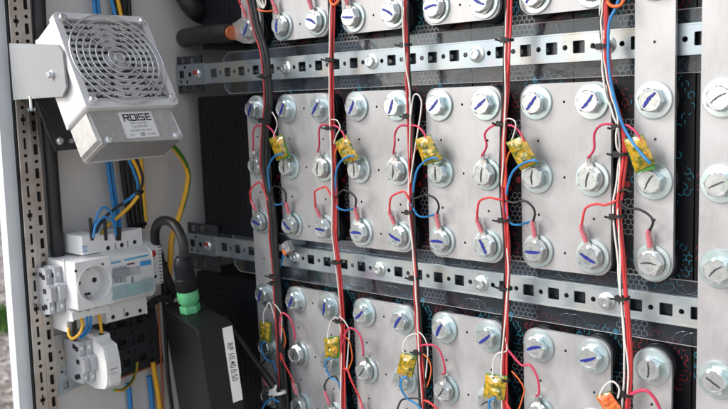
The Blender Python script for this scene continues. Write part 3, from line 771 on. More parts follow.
m = MB(); m.tube([at(176, -25, Y=10), at(184, -6, Y=2), at(193, 8, Y=8), at(204, 15, Y=30), at(214, 17, Y=60)], 12, 'black_rubber', n=28, sub=8); m.build('sheath', t, smooth_angle=60)

# diagonal cable with white tie
t = thing('sensor_cable', at(225, 330, Y=-40), 'grey-black round cable running diagonally down to a white cable tie', 'cable')
m = MB(); m.tube([at(225, 318, Y=-20), at(238, 338, Y=-22), at(255, 362, Y=-20), at(270, 381, Y=-18), at(278, 395, Y=-16), at(281, 420, Y=-14)], 4.3, 'wire_black', n=16, sub=8); m.build('sheath', t, smooth_angle=60)
m = MB(); m.tube([at(262, 409, Y=-20), at(266, 402, Y=-22), at(273, 399, Y=-22), at(279, 402, Y=-20)], 1.2, 'wire_blue', n=8); m.build('blue_wire', t, smooth_angle=60)
t = thing('cable_tie', at(279, 390, Y=-18), 'white plastic cable tie holding the diagonal cable', 'cable tie')
c = at(277, 392, Y=-16); m = MB()
R = 8; vs = []; n = 28; dd = V((.25, 0, -.97)); u = V((.97, 0, .25)); v = V((0, -1, 0))
for i in range(n):
    q = 2*math.pi*i/n
    for a, b in ((1, -1.6), (1.13, -1.6), (1.13, 1.6), (1, 1.6)): vs.append(c+V((3, 0, 0))+(u*math.cos(q)*R+v*math.sin(q)*R*.8)*a+dd*b)
m.add(vs, [(4*i+a, 4*i+(a+1) % 4, 4*((i+1) % n)+(a+1) % 4, 4*((i+1) % n)+a) for i in range(n) for a in range(4)], 'tie_white')
m.build('strap', t)
m = MB(); fr = lambda x, y, z: c+V((1, -7.5, 3))+ex*x+V((0, y, 0))+ey*z
m.box((-4, -2, -3), (4, 2.4, 3), 'tie_white', fr); m.build('lock_head', t, bevel=.5)
m = MB(); m.tube([c+V((2, -8, 3)), c+V((6, -9, 7)), c+V((9, -9, 12))], 1.6, 'tie_white', n=6); m.build('tail', t, bevel=0)
# ================================================================== cabinet
t = thing('electrical_cabinet', (-400, 0, -500), 'pale grey sheet-metal cabinet enclosing the battery, its left side wall and front edge in view', 'cabinet')
m = MB(); m.box((-403, -205, -520), (-400, 200, 450), 'panel_grey'); m.build('side_wall', t)
m = MB(); m.box((-403, 200, -520), (480, 203, 450), 'panel_grey'); m.build('rear_wall', t)  # back added to block light from behind
m = MB(); m.box((-403, -205, 450), (480, 203, 453), 'panel_grey'); m.build('unseen_roof', t)  # out of view, added to hold back sky light and sun
m = MB(); m.box((-403, -205, -523), (480, 203, -520), 'panel_grey'); m.build('unseen_floor', t)  # out of view, added to close the cabinet for its shading
m = MB(); m.box((480, -205, -520), (483, 203, 450), 'panel_grey'); m.build('side_wall', t)  # right side, out of view, added for the shading inside
def quadstrip(name, tl, tr, bl, br, X, th, mat, bev=.6):
    a = at(*tl, X=X); b = at(*tr, X=X); c = at(*br, X=X); d = at(*bl, X=X)
    # extend above and below
    def ext(p, q, z): k = (z-p.z)/(q.z-p.z); return p+(q-p)*k
    a2, d2 = ext(a, d, 330), ext(a, d, -520); b2, c2 = ext(b, c, 330), ext(b, c, -520)
    mm = MB(); mm.prism([(p.y, p.z) for p in (a2, b2, c2, d2)], yz, X-th, X, mat); return mm.build(name, t, bevel=bev)
quadstrip('front_frame', (-9, 0), (4, 0), (20, 409), (33, 409), -396, 14, 'frame_white', 1.5)
quadstrip('door_gasket', (4.2, 0), (5.6, 0), (33.2, 409), (34.6, 409), -397, 8, 'black_rubber')
quadstrip('edge_trim', (5.8, 0), (9.6, 0), (34.8, 409), (39, 409), -395, 10, 'sheet_steel', 1)

# perforated uprights
def upright(X, tl, tr, bl, br, ph, kind, label):
    o = thing('perforated_upright', at(*bl, X=X), label, 'mounting upright', 'perforated steel uprights inside the cabinet edge')
    a = at(*tl, X=X); b = at(*tr, X=X); c = at(*br, X=X); d = at(*bl, X=X)
    def ext(p, q, z): k = (z-p.z)/(q.z-p.z); return p+(q-p)*k
    top, bot = 300, -500
    pl, pr_ = ext(a, d, top), ext(b, c, top); ql, qr = ext(a, d, bot), ext(b, c, bot)
    hs = []; z = 290-ph; i = 0
    def cen(z): L = ext(a, d, z); R = ext(b, c, z); return (L.y+R.y)/2, R.y-L.y
    while z > -480:
        y, w = cen(z)
        hs.append(circ(y, z, 2.0, 12))
        y, w = cen(z-12.5); zz = z-12.5
        if kind == 0:
            if i % 4 == 3: hs.append([(y-.9, zz-6), (y+.9, zz-6), (y+.9, zz-2.4), (y+2.8, zz-1.5), (y+2.8, zz+1.5), (y+.9, zz+2.4), (y+.9, zz+6), (y-.9, zz+6), (y-.9, zz+2.4), (y-2.8, zz+1.5), (y-2.8, zz-1.5), (y-.9, zz-2.4)])
            else: hs.append(rrect(y-1.3, zz-6, y+1.3, zz+6, .6, 2))
        else: hs.append(rrect(y-2.1, zz-5.5, y+2.1, zz+5.5, .8, 2))
        z -= 25; i += 1
    m = MB(); m.prism([(pl.y, pl.z), (pr_.y, pr_.z), (qr.y, qr.z), (ql.y, ql.z)], yz, X-1.6, X, 'galvanised_warm', hs, 'dark_void')
    m.build('perforated_face', o, bevel=.3)
    m = MB(); m.prism([(pr_.y-.9, pr_.z), (pr_.y+.9, pr_.z), (qr.y+.9, qr.z), (qr.y-.9, qr.z)], yz, X-12, X+.8, 'galvanised_warm'); m.build('folded_lip', o, bevel=.4)
    m = MB(); m.prism([(pl.y+1, pl.z), (pr_.y-1, pr_.z), (qr.y-1, qr.z), (ql.y+1, ql.z)], yz, X-9, X-7, 'dark_void'); m.build('dark_slot_backing', o)  # flat dark sheet behind the slots, standing for the dark inside
upright(-384, (8.8, 0), (20.5, 0), (37.5, 409), (49.5, 409), 3, 0, 'brownish perforated steel upright nearest the cabinet edge, with narrow slots')
upright(-388, (21.3, 0), (28.5, 0), (50.5, 409), (58, 409), 10, 1, 'brownish perforated steel upright with wide slots, beside the black hose')

# black hose down the side wall
t = thing('black_hose', at(57, 250, X=-385), 'thick black hose running straight down the side wall behind the uprights', 'hose')
m = MB(); m.tube([at(38, -20, X=-386), at(40, 30, X=-386), at(45, 90, X=-386), at(51, 160, X=-386), at(56.5, 235, X=-386), at(58, 256, X=-388)], 6.9, 'black_rubber', n=22, sub=8); m.build('hose_wall', t, smooth_angle=60)

# bundle of black cables with end cap, behind the switchgear
t = thing('black_cable_bundle', at(136, 225, X=-390), 'four parallel black cables hanging down the side wall behind the yellow wire', 'cable bundle')
for i, (a, b) in enumerate(((121, 130), (126, 134), (131, 138.5), (136, 143))):
    m = MB(); m.tube([at(a-8, -10, X=-392), at(a-2, 90, X=-392), at(a, 158, X=-392), at(b, 228, X=-392)], 2.6, 'wire_black', n=12, sub=6); m.build('cable', t, smooth_angle=60)
m = MB(); m.tube([at(127, 229, X=-389), at(146, 223.5, X=-389)], 2.2, 'black_plastic', n=8, sub=2); m.build('strap', t)

def wire(label, pts, r, mat, cat='wire', stripe=None, name='loose_wire', n=12):
    m = MB(); m.tube(pts, r, mat, n=n, sub=8, stripe=stripe); o = m.build(name, None, smooth_angle=60, loc=pts[-1]); return tag(o, label, cat)
a4 = lambda L, X: [at(x, y, X=X) for x, y in L]
wire('blue wire coming down from behind the fan heater into the switchgear', a4([(92, -10), (95, 12), (101, 90), (107, 160), (111, 190), (115, 215), (117, 234)], -386), 2.2, 'wire_blue')
wire('second blue wire, just right of the first, behind the fan heater', a4([(96, -10), (99, 12), (105, 90), (110.5, 160), (114.5, 190), (118.5, 215), (120.5, 234)], -387), 2.2, 'wire_blue')
wire('blue wire at the top edge beside the yellow-green wire', a4([(109, -10), (113, 6), (118, 30), (124, 60)], -388), 2.2, 'wire_blue')
wire('yellow-green wire at the top edge above the fan heater', a4([(115.5, -10), (119, 6), (124, 30), (130, 60), (136, 110), (141, 160), (144, 200), (146, 221)], -387), 2.3, 'wire_yellow', stripe='wire_green')
wire('yellow-green earth wire curving down from the heater box to the lower rail', [at(168, 143, X=-335), at(175, 149, X=-345), at(183, 160, X=-355), at(188, 174, X=-362), at(186.5, 190, X=-366), at(181, 210, X=-370), at(175, 228, X=-372), at(171.5, 240, X=-374), at(170, 262, X=-376), at(168, 290, X=-378)], 3.3, 'wire_yellow', stripe='wire_green', n=14)
wire('yellow-green wire with a black tie curving into the circuit breaker', [at(131, 156, X=-340), at(138, 170, X=-346), at(141.5, 184, X=-350), at(139, 194, X=-352), at(130, 206, X=-355), at(118, 217, X=-358), at(107, 226, X=-360), at(101, 236, X=-360)], 2.1, 'wire_yellow', stripe='wire_green')
wire('blue wire running with the yellow-green wire into the circuit breaker', [at(127, 156, X=-344), at(134, 172, X=-348), at(138, 187, X=-352), at(133, 196, X=-355), at(122, 204, X=-358), at(110, 213, X=-360), at(100, 224, X=-362), at(95, 236, X=-362)], 1.7, 'wire_blue')
wire('black wire running over the yellow-green wire', [at(133, 156, X=-340), at(139, 166, X=-343), at(142.5, 178, X=-346), at(141, 188, X=-348), at(136, 194, X=-349)], 1.7, 'wire_black')
wire('black tie round the yellow-green wire', [at(135.5, 191, X=-350), at(139, 193.5, X=-345), at(142, 191.5, X=-350)], 2.4, 'wire_black', cat='cable tie', name='cable_tie')
wire('black wire arching into the top of the circuit breaker', [at(123, 203, X=-352), at(112, 211, X=-354), at(102, 220, X=-356), at(96, 230, X=-358), at(94, 240, X=-358)], 1.6, 'wire_black')
wire('upper of two small blue wire arches on top of the switchgear', [at(92.5, 236, X=-352), at(95, 222, X=-350), at(101, 209, X=-350), at(107.5, 208.5, X=-350), at(113, 217, X=-350), at(117, 234, X=-352)], 1.3, 'wire_blue')
wire('lower of two small blue wire arches on top of the switchgear', [at(93, 238, X=-346), at(96, 225, X=-346), at(103, 217.5, X=-346), at(109.5, 218.5, X=-346), at(114, 225, X=-346), at(116, 236, X=-348)], 1.3, 'wire_blue')
for i, (a, b, y0) in enumerate(((90, 92, 218), (104.5, 106, 219), (117, 117, 227), (119.5, 119.5, 227))):
    wire(['black wire end sleeve furthest left on the switchgear', 'black wire end sleeve in the middle of the switchgear top', 'black wire end sleeve under the blue arches', 'black wire end sleeve under the right-hand blue wire'][i], [at(a, y0, X=-350), at((a+b)/2, (y0+240)/2, X=-350), at(b, 240, X=-352)], 1.9, 'wire_black', cat='wire sleeve', name='wire_sleeve')

# galvanised bracket stub behind the socket
t = thing('din_rail', at(60, 255, X=-394), 'short galvanised mounting rail end showing above the white socket', 'mounting rail')
m = MB(); m.prism([(p.y, p.z) for p in (at(41, 250, X=-392), at(78, 243, X=-392), at(79, 262, X=-392), at(43, 268, X=-392))], yz, -397, -392, 'galvanised_rail', [circ(at(58, 256, X=-392).y, at(58, 256, X=-392).z, 4)], 'dark_void'); m.build('rail_face', t, bevel=.5)
m = MB(); m.box((-398, -196, -200), (-390, -30, -168), 'galvanised_rail'); m.build('rail_web', t, bevel=.5)

# ================================================================== DIN devices on the side wall
def hexa(mb, c, r, mat='dark_void', rim='device_white', X=1):
    """a round screw hole facing +X at c"""
    mb.lathe(c, (1, 0, 0), [(r*1.15, -.2), (r*1.15, .25), (r, .3), (r*.9, -1.0+.0)], rim, 18)
    mb.lathe(V(c)+V((.12, 0, 0)), (1, 0, 0), [(r*.92, 0), (r*.5, .05), (0, .05)], mat, 18)
prof = [(-392, -149), (-392, -226), (-360, -226), (-356, -214), (-345, -212), (-345, -203.5), (-352.5, -201), (-352.5, -149), (-354, -147), (-356, -149)]
t = thing('power_socket', (-392, -180, -226), 'white round-recessed power socket module on the side wall', 'power socket')
m = MB(); m.prism(prof, lambda x, z, y: V((x, y, z)), -181, -138.6, 'device_white'); m.build('socket_body', t, bevel=.8)
cy, cz = -159.6, -174.5
m = MB(); m.prism(rrect(-180.6, -200, -139, -149, 1.5, 3), yz, -352.4, -333, 'device_white', [circ(cy, cz, 18.6, 48)]); m.build('front_block', t, bevel=.7)
m = MB(); m.lathe((-333, cy, cz), (1, 0, 0), [(20.6, -.6), (20.7, .7), (20.2, 1.3), (19.0, 1.3), (18.6, .6), (18.4, -3), (17.8, -18)], 'device_white', 48); m.build('round_collar', t)
wx = -349.5
m = MB(); m.cyl((-352.2, cy, cz), (1, 0, 0), 18.3, 352.2+wx, 'device_white', 48); m.build('inner_well', t)
for sg in (-1, 1):
    m = MB(); m.lathe((wx, cy+sg*9.5, cz), (1, 0, 0), [(2.9, 0), (2.9, .15), (0, .15)], 'dark_void', 20); m.build('pin_hole', t)
for sg in (-1, 1):
    m = MB(); m.box((wx, cy-2.4, cz+sg*15.2-1.1), (wx+5, cy+2.4, cz+sg*15.2+1.1), 'lug_tin'); m.box((wx, cy-3.6, cz+sg*13.4-1.2), (wx+.4, cy+3.6, cz+sg*13.4+1.2), 'dark_void'); m.build('earth_contact', t, bevel=.3)
for q in ((75.7, 271), (102.5, 264.3)):
    m = MB(); p = at(*q, X=-333); m.lathe(p, (1, 0, 0), [(1.5, 0), (1.5, .2), (0, .2)], 'dark_void', 14); m.build('screw_hole', t)
for q in ((80, 310.5), (88, 309), (96, 306.5)):
    m = MB(); p = at(*q, X=-345); m.lathe(p, (1, 0, 0), [(1.9, 0), (1.9, .25), (0, .25)], 'dark_void', 14); m.build('screw_hole', t)

t = thing('circuit_breaker', (-392, -138, -226), 'white circuit breaker with grey toggles, blue test button and clear cyan cover', 'circuit breaker')
m = MB(); m.prism([(-392, -130), (-392, -226), (-352, -226), (-352, -207), (-340, -203), (-334, -198), (-334, -153), (-340, -150), (-352, -146), (-352, -128)], lambda x, z, y: V((x, y, z)), -138, -86, 'device_white'); m.build('breaker_body', t, bevel=.8)
m = MB(); m.prism([(-390, -126), (-390, -146.2), (-351.5, -146.2), (-351.5, -128), (-354, -126)], lambda x, z, y: V((x, y, z)), -159.5, -138.3, 'device_white')
p = at(85, 249, X=-351.4)
for i in range(4): m.box((-351.6, p.y-3.5, p.z+2.6-i*1.9), (-351.3, p.y+(3.5 if i % 2 else 2.2), p.z+3.5-i*1.9), 'blue_plastic')
m.build('neutral_terminal_block', t, bevel=.6)
for q in ((108, 248), (121.7, 245), (134.5, 242), (113, 317), (127, 314), (140, 310.5)):
    m = MB(); hexa(m, at(*q, X=-351.8), 2.6); m.build('terminal_screw', t)
m = MB()
for q in ((115.8, 249), (128, 246), (124.3, 313)): p = at(*q, X=-351.6); m.box((p.x-.3, p.y-.4, p.z-5), (p.x+.1, p.y+.4, p.z+6), 'grey_print')
m.build('seam_line', t)
def fpatch(name, q, X, th, mat, par=None, bev=.3, label=None):
    P = [at(*k, X=X) for k in q]; mm = MB(); mm.prism([(p.y, p.z) for p in P], yz, X-.3, X+th, mat); return mm.build(name, par or t, bevel=bev, label=label)
fpatch('printed_stripe', [(110.5, 262.6), (120.5, 260.5), (120.5, 262), (110.5, 264.2)], -334, .35, 'cyan_print', bev=0)
fpatch('printed_stripe', [(124.5, 259.3), (148, 254.3), (148, 255.8), (124.5, 261)], -334, .35, 'cyan_print', bev=0)
fpatch('printed_mark', [(127, 263.6), (134.5, 262.2), (134.5, 263.8), (127, 265.3)], -334, .35, 'brown_print', bev=0)
fpatch('printed_mark', [(141.5, 278.2), (148.5, 276.6), (148.5, 277.4), (141.5, 279.1)], -334, .35, 'brown_print', bev=0)
fpatch('test_button', [(140, 261.5), (150, 259.8), (150, 264), (140, 265.6)], -334, 1.6, 'blue_plastic')
fpatch('toggle_well', [(112, 268), (126.5, 265), (126.5, 282), (112, 284)], -334, .3, 'terminal_grey', bev=0)
fpatch('toggle', [(112.6, 270), (126, 267.4), (126.5, 274.2), (113.5, 277)], -334, 6, 'toggle_grey', bev=.8, label='grey toggle')
fpatch('toggle', [(127.3, 268.3), (138, 266.2), (138, 272.3), (128, 274.4)], -334, 3.5, 'terminal_grey', bev=.8, label='pale grey toggle')
for q0 in (115, 119.5, 131): fpatch('toggle_slot', [(q0, 277), (q0+2.4, 276.5), (q0+2.4, 282), (q0, 282.4)], -334, .7, 'toggle_grey', bev=.1)
fpatch('window', [(137, 272), (152, 268.5), (152, 276), (137, 279.6)], -334, .8, 'housing_grey', bev=.2)
fpatch('clear_cover', [(111.3, 287.5), (127, 284), (127, 296.5), (111.3, 300)], -333, 1.6, 'cyan_cover', bev=.4, label='clear cyan cover over the left half')
fpatch('clear_cover', [(127.8, 283.8), (153, 278), (153, 290), (127.8, 296.4)], -333, 1.6, 'cyan_cover', bev=.4, label='clear cyan cover over the right half')

t = thing('relay_module', (-392, -85.5, -210), 'white end module with a red button and ventilation slots, right of the circuit breaker', 'relay module')
m = MB(); m.prism([(-392, -141), (-392, -204), (-357, -204), (-357, -198), (-352, -196), (-342, -192), (-342, -152), (-350, -146), (-357, -142)], lambda x, z, y: V((x, y, z)), -85.6, -68.5, 'device_white'); m.build('module_body', t, bevel=.8)
m = MB(); p = at(152, 253.6, X=-342); m.lathe(p, (1, 0, 0), [(3.9, -1), (3.9, 2.2), (3.4, 3), (0, 3.1)], 'red_plastic', 24); m.build('red_button', t)
m = MB()
for i in range(11):
    z = -151-i*4; m.box((-342.2, -72.2, z-.8), (-341.6, -68.3, z+.8), 'grey_print')
m.build('ventilation_slot', t)
m = MB()
for q in ((155.5, 276.5),): hexa(m, at(*q, X=-341.8), 2)
m.build('terminal_screw', t)

# grey feed-through terminals
def terminal_block(y0, y1, z0, z1, x1, label, grp):
    t = thing('terminal_block', (-392, y0, z0), label, 'terminal block', grp)
    h = z1-z0; zc = (z0+z1)/2
    m = MB(); m.prism([(-392, z0+3), (x1-16, z0), (x1-6, z0+1), (x1-5, z0+h*.28), (x1-1, z0+h*.30), (x1, z0+h*.34), (x1, z0+h*.60), (x1-2, z0+h*.64), (x1-7, z0+h*.66), (x1-8, z1-1), (x1-18, z1), (-392, z1-3)], lambda x, z, y: V((x, y, z)), y0, y1, 'terminal_grey'); m.build('clamp_body', t, bevel=.5)
    m = MB()
    for fx, fz in ((.22, .80), (.22, .16), (.2, .5), (.5, .84), (.52, .12)):
        X = x1-10-fx*18; Z = z0+h*fz; m.box((X-3, y0-.5, Z-2.6), (X+3, y0+.6, Z+2.6), 'dark_void')
    for fx, fz in ((.0, .62), (.35, .34)):
        X = x1-6-fx*18; Z = z0+h*fz; m.box((X-4, y0-.9, Z-1), (X+4, y0, Z+1), 'terminal_grey')
    m.build('wire_entry', t, bevel=.2)
    for fz, dx_ in ((.82, -8), (.14, -5.5)):
        m = MB(); Z = z0+h*fz; yc = (y0+y1)/2
        m.lathe((x1+dx_, yc, Z), (1, 0, 0), [(2.2, -.5), (2.2, .5), (1.4, .8), (0, .8)], 'zinc_bolt', 14)
        m.build('clamp_screw', t)
    m = MB(); m.box((-394, y0-.6, zc-16), (-388, y1+.6, zc+16), 'galvanised_rail'); m.build('rail_foot', t, bevel=.3)
G = 'grey rail terminal blocks'
terminal_block(-195, -189.5, -206, -156, -359, 'grey terminal block on the cabinet side, outermost beside the white socket', G)
terminal_block(-188.7, -182, -204, -154, -352, 'grey terminal block touching the left side of the white socket', G)

# wires under the socket
for lab, pts, r, mat, st in (
    ('yellow-green wire looping out below the white socket', [at(80, 318, X=-346), at(82.5, 324, X=-345), at(80, 333, X=-345), at(73, 338.5, X=-348), at(69, 335, X=-352), at(68.5, 328, X=-356)], 1.6, 'wire_yellow', 'wire_green'),
    ('black wire below the white socket', [at(74, 320, X=-350), at(74.5, 328, X=-352), at(75, 340, X=-360)], 2.6, 'wire_black', None),
    ('blue wire below the white socket, left one of two', [at(86.5, 316, X=-346), at(87.5, 323, X=-345), at(85, 331, X=-348), at(78, 337, X=-356)], 1.5, 'wire_blue', None),
    ('blue wire below the white socket, right one of two', [at(90, 315.5, X=-346), at(91, 322, X=-345), at(88.5, 331, X=-348), at(81, 338, X=-356)], 1.5, 'wire_blue', None),
    ('yellow wire hanging below the circuit breaker to the white switch', [at(99, 314, X=-350), at(100.5, 324, X=-350), at(102.5, 337, X=-352)], 1.8, 'wire_yellow', None)):
    wire(lab, pts, r, mat, stripe=st)

# lower mounting plates and devices
def holed_plate(name, poly_px, X, th, mat, hs, label, hm='dark_void', lip=None):
    P = [at(*q, X=X) for q in poly_px]
    o = thing(name, P[-1], label, 'mounting plate')
    m = MB(); m.prism([(p.y, p.z) for p in P], yz, X-th, X, mat, hs, hm); m.build('plate', o, bevel=.4)
    return o, P
def yzc(q, X): p = at(*q, X=X); return p.y, p.z
hs = []
for q, w, h in (((67, 344), 5, 5), ((66, 385), 3.2, 3.8)):
    y, z = yzc(q, -393); hs.append(rrect(y-w, z-h, y+w, z+h, .6, 2))
for q in ((62, 358), (60, 352), (75, 352), (62, 372)):
    y, z = yzc(q, -393); hs.append(circ(y, z, 1.5, 10))
holed_plate('mounting_plate', [(53, 336), (95, 328), (100, 376), (59, 395.5)], -393, 2, 'galvanised_rail', hs, 'shiny galvanised plate behind the lower grey terminal blocks')
o, P = holed_plate('mounting_plate', [(94, 322), (155, 306), (163.5, 362), (97, 386.5)], -394.5, 2, 'black_coated_steel', [
    *[rrect(y-w, z-h, y+w, z+h, .6, 2) for (y, z), w, h in [(yzc(q, -394.5), 4.6, 4.4) for q in ((139.5, 319.5), (141, 338.5), (143, 357), (114.5, 364), (127, 363))]],
    *[rrect(y-w, z-h, y+w, z+h, .6, 2) for (y, z), w, h in [(yzc(q, -394.5), 5.4, 3) for q in ((106, 326), (121, 324), (107.5, 345), (122, 343))]],
    *[circ(y, z, 1.5, 10) for y, z in [yzc(q, -394.5) for q in ((131, 322.5), (132, 332.5), (133.5, 341.5), (135, 350.5), (150, 330), (151, 341), (152, 351), (153, 359.5), (148, 316.5), (115, 334), (129, 352))]]],
    'black perforated plate with square holes right of the white switch')
m = MB()
for q0, q1 in (((97, 350), (160, 333)),):
    pass
a_, b_ = at(97, 334, X=-393.6), at(131, 326, X=-393.6)
m.prism([(a_.y, a_.z+1), (b_.y, b_.z+1), (b_.y, b_.z-1), (a_.y, a_.z-1)], yz, -394.6, -392.2, 'black_coated_steel')
a_, b_ = at(98, 357, X=-393.6), at(134, 347, X=-393.6)
m.prism([(a_.y, a_.z+1.5), (b_.y, b_.z+1.5), (b_.y, b_.z-1.5), (a_.y, a_.z-1.5)], yz, -394.6, -391.8, 'black_coated_steel')
m.build('pressed_ridge', o, bevel=.4)
q_ = [at(*q, X=-397.5) for q in ((96, 324), (153, 308.5), (161, 360), (98, 384))]
m = MB(); m.prism([(p.y, p.z) for p in q_], yz, -399, -397.4, 'dark_void'); m.build('dark_hole_backing', o)  # added dark sheet, stands for shade so the square holes read black
m = MB(); a_, b_ = at(97, 386.5, X=-394), at(163.5, 362, X=-394); m.prism([(a_.y, a_.z+.8), (b_.y, b_.z+.8), (b_.y, b_.z-.8), (a_.y, a_.z-.8)], yz, -396, -393.6, 'copper'); m.build('reddish_lower_edge', o)
terminal_block(-168, -162, -288, -240, -352, 'grey terminal block on the shiny plate, left one of the lower pair', G)
terminal_block(-161.5, -155.8, -287, -239, -348, 'grey terminal block touching the white switch', G)
t = thing('white_switch', (-392, -156, -296), 'white narrow switch module, lowest device on the side wall, right of two grey blocks', 'switch')
m = MB(); m.prism([(-392, -238), (-392, -290), (-356, -295), (-336, -292), (-331, -286), (-329, -276), (-329, -262), (-333, -246), (-345, -242), (-346, -236), (-358, -235)], lambda x, z, y: V((x, y, z)), -155.2, -139.5, 'device_white'); m.build('switch_body', t, bevel=.9)
p = at(104, 344.5, X=-345); m = MB(); m.box((-352, -149, -239.5), (-346.5, -146, -234.6), 'dark_void')
m.box((-329.3, -152, -270.6), (-328.7, -143, -269.8), 'grey_print'); m.box((-329.2, -151.5, -275.2), (-328.8, -145, -274.7), 'grey_print')
m.text('1', 5, (-356, -155.2, -256), (1, 0, 0), (0, 0, 1), 'grey_print'); m.text('2', 5, (-356, -155.2, -280), (1, 0, 0), (0, 0, 1), 'grey_print')
m.build('printed_mark', t)
m = MB(); m.prism([(-333.6, -247.5), (-329.5, -262), (-328.2, -262), (-332.2, -247.5)], lambda x, z, y: V((x, y, z)), -153.5, -141, 'device_white'); m.prism([(-329.2, -277), (-328.2, -277), (-328.2, -286), (-331, -287.5)], lambda x, z, y: V((x, y, z)), -153.5, -141, 'device_white'); m.build('rocker', t, bevel=.3)
m = MB(); p = at(113.5, 347, X=-352); m.cyl(p, (.4, 0, .9), 2.8, 2, 'cyan_cover', 16); m.build('indicator_lens', t)

# wires at the bottom left
wire('yellow-green wire loop below the black perforated plate', [at(114, 390, X=-352), at(122, 390, X=-362), at(131, 383, X=-376), at(136, 371, X=-386), at(137, 362, X=-390)], 1.8, 'wire_green', stripe='wire_yellow')
wire('yellow-green wire going straight down at the right of the black plate', [at(153, 362, X=-386), at(155, 375, X=-384), at(158, 392, X=-384), at(160.5, 415, X=-384)], 3.1, 'wire_yellow', stripe='wire_green', n=14)
wire('blue wire end at the bottom, left one below the black plate', [at(128, 383, X=-392), at(129.5, 395, X=-392), at(131, 418, X=-392)], 3, 'wire_blue')
wire('blue wire end at the bottom, right one below the black plate', [at(149, 376, X=-393), at(151, 392, X=-393), at(153, 418, X=-393)], 3, 'wire_blue')
wire('thin reddish-brown wire running down right of the black plate', [at(158, 300, X=-392), at(160, 340, X=-392), at(162.5, 385, X=-392), at(163.5, 415, X=-392)], 1.2, 'copper')
wire('thin black cable hanging beside the black box, left of it', [at(163, 290, X=-375), at(166, 340, X=-375), at(168, 375, X=-372), at(173, 415, X=-372)], 2.4, 'wire_black')

# black perforated corner plates behind the rail ends
for lab, (x0, x1, z0, z1) in (('black perforated plate behind the left end of the upper rail', (-399, -352, 22, 66)), ('black perforated plate behind the left end of the lower rail', (-399, -340, -196, -138))):
    hs = []
    for zc in (z0+7, z1-7):
        for x in (x0+10, x0+28): hs.append(rrect(x-4.5, zc-4, x+4.5, zc+4, .8, 2))
        for x in (x0+19, x0+38): hs.append(circ(x, zc, 1.9, 10))
    o = thing('corner_plate', (x0, 13.5, z0), lab, 'mounting plate', 'black perforated corner plates')
    m = MB(); m.prism(rect(x0, z0, x1, z1), xz, 13.4, 15, 'black_coated_steel', hs); m.build('plate', o, bevel=.4)

# ================================================================== fan heater
t = thing('fan_heater', (-300, -201, 100), 'pale grey louvred fan heater with a round wire finger guard, tilted on the side wall', 'fan heater')
th = .4909; S_ = 104.1
E1 = V((0, 1, 0)); E2 = V((math.sin(th), 0, -math.cos(th))); E3 = V((math.cos(th), 0, math.sin(th)))   # along, down, outwards
O = V((-300, -201.15, 100.8)); FR = lambda a, b, c: O+E1*a+E2*b+E3*c
m = MB()
m.prism(rrect(0, 0, S_, S_, 5), lambda a, b, c: FR(a, b, c), -9, 0, 'housing_grey', [rrect(7, 7, S_-7, S_-7, 6)]); m.build('front_frame', t, bevel=.9)
m = MB(); m.prism(rrect(2, 2, S_-2, S_-2, 4), lambda a, b, c: FR(a, b, c), -46, -9.05, 'housing_grey', [rrect(7, 7, S_-7, S_-7, 6)]); m.box((2.5, 2.5, -48), (S_-2.5, S_-2.5, -44), 'housing_grey', FR); m.build('housing', t, bevel=1)
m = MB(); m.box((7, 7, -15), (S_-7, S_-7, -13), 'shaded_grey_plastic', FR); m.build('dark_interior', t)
m = MB(); C0 = S_/2; n_l = 13
for i in range(n_l):
    b = 10.5+i*(S_-21)/(n_l-1)
    m.box((7, b-1.9, -6.2), (S_-7, b+1.1, -4.4), 'housing_grey', FR)
    for a in range(0, 17):
        aa = 10+a*(S_-20)/16
        if math.hypot(aa-C0, b-C0) < 24: continue
        m.box((aa-.8, b-1.8, -6.0), (aa+.8, b+(3.6 if a % 2 else 2.2), -3.2), 'housing_grey', FR)
m.build('louvre_grille', t, bevel=.25)
m = MB()
for R0, R1 in ((0, 11), ):
    m.lathe(FR(C0, C0, -5.6), E3, [(11, 0), (11, 2), (10, 2.6), (0, 2.6)], 'housing_grey', 36)
for sg in (-1, 1):
    for rr in (19, 26, 33, 40):
        pts = [FR(C0+rr*math.cos(q)*1.0*.62, C0+sg*rr*math.sin(q), -5) for q in [math.radians(x) for x in range(55, 126, 10)]]
        m.tube(pts, 2.1, 'housing_grey', n=6, sub=3)
m.build('hub_and_ribs', t)
m = MB()
for i in range(8):
    R = 5+i*6.4
    m.tube([FR(C0+R*math.cos(q), C0+R*math.sin(q), 2.6+(1.8-.04*R)) for q in [2*math.pi*k/28 for k in range(28)]], .95, 'chrome_wire', n=8, sub=3, closed=True)
m.build('wire_ring_guard', t, smooth_angle=60)
m = MB(); k = 7.5
for sx, sy in ((-1, -1), (1, -1), (1, 1), (-1, 1)):
    m.tube([FR(C0+sx*4, C0+sy*4, 3.2), FR(C0+sx*30, C0+sy*30, 1.6), FR(C0+sx*38, C0+sy*38, 1.2), FR(C0+sx*42, C0+sy*42, .8), FR(C0+sx*(C0-k), C0+sy*(C0-k), 1)], 1.3, 'sheet_steel', n=8, sub=5)
m.build('guard_arm', t, smooth_angle=60)
for sx, sy in ((-1, -1), (1, -1), (1, 1), (-1, 1)):
    c = FR(C0+sx*(C0-k), C0+sy*(C0-k), 0); m = MB(); m.lathe(c, E3, [(4.4, 0), (4.4, 1.2), (3.8, 1.3), (3.8, 3.8), (3, 5), (1.6, 5.3), (1.5, 4.2), (0, 4.2)], 'chrome_wire', 22)
    m.build('corner_screw', t)
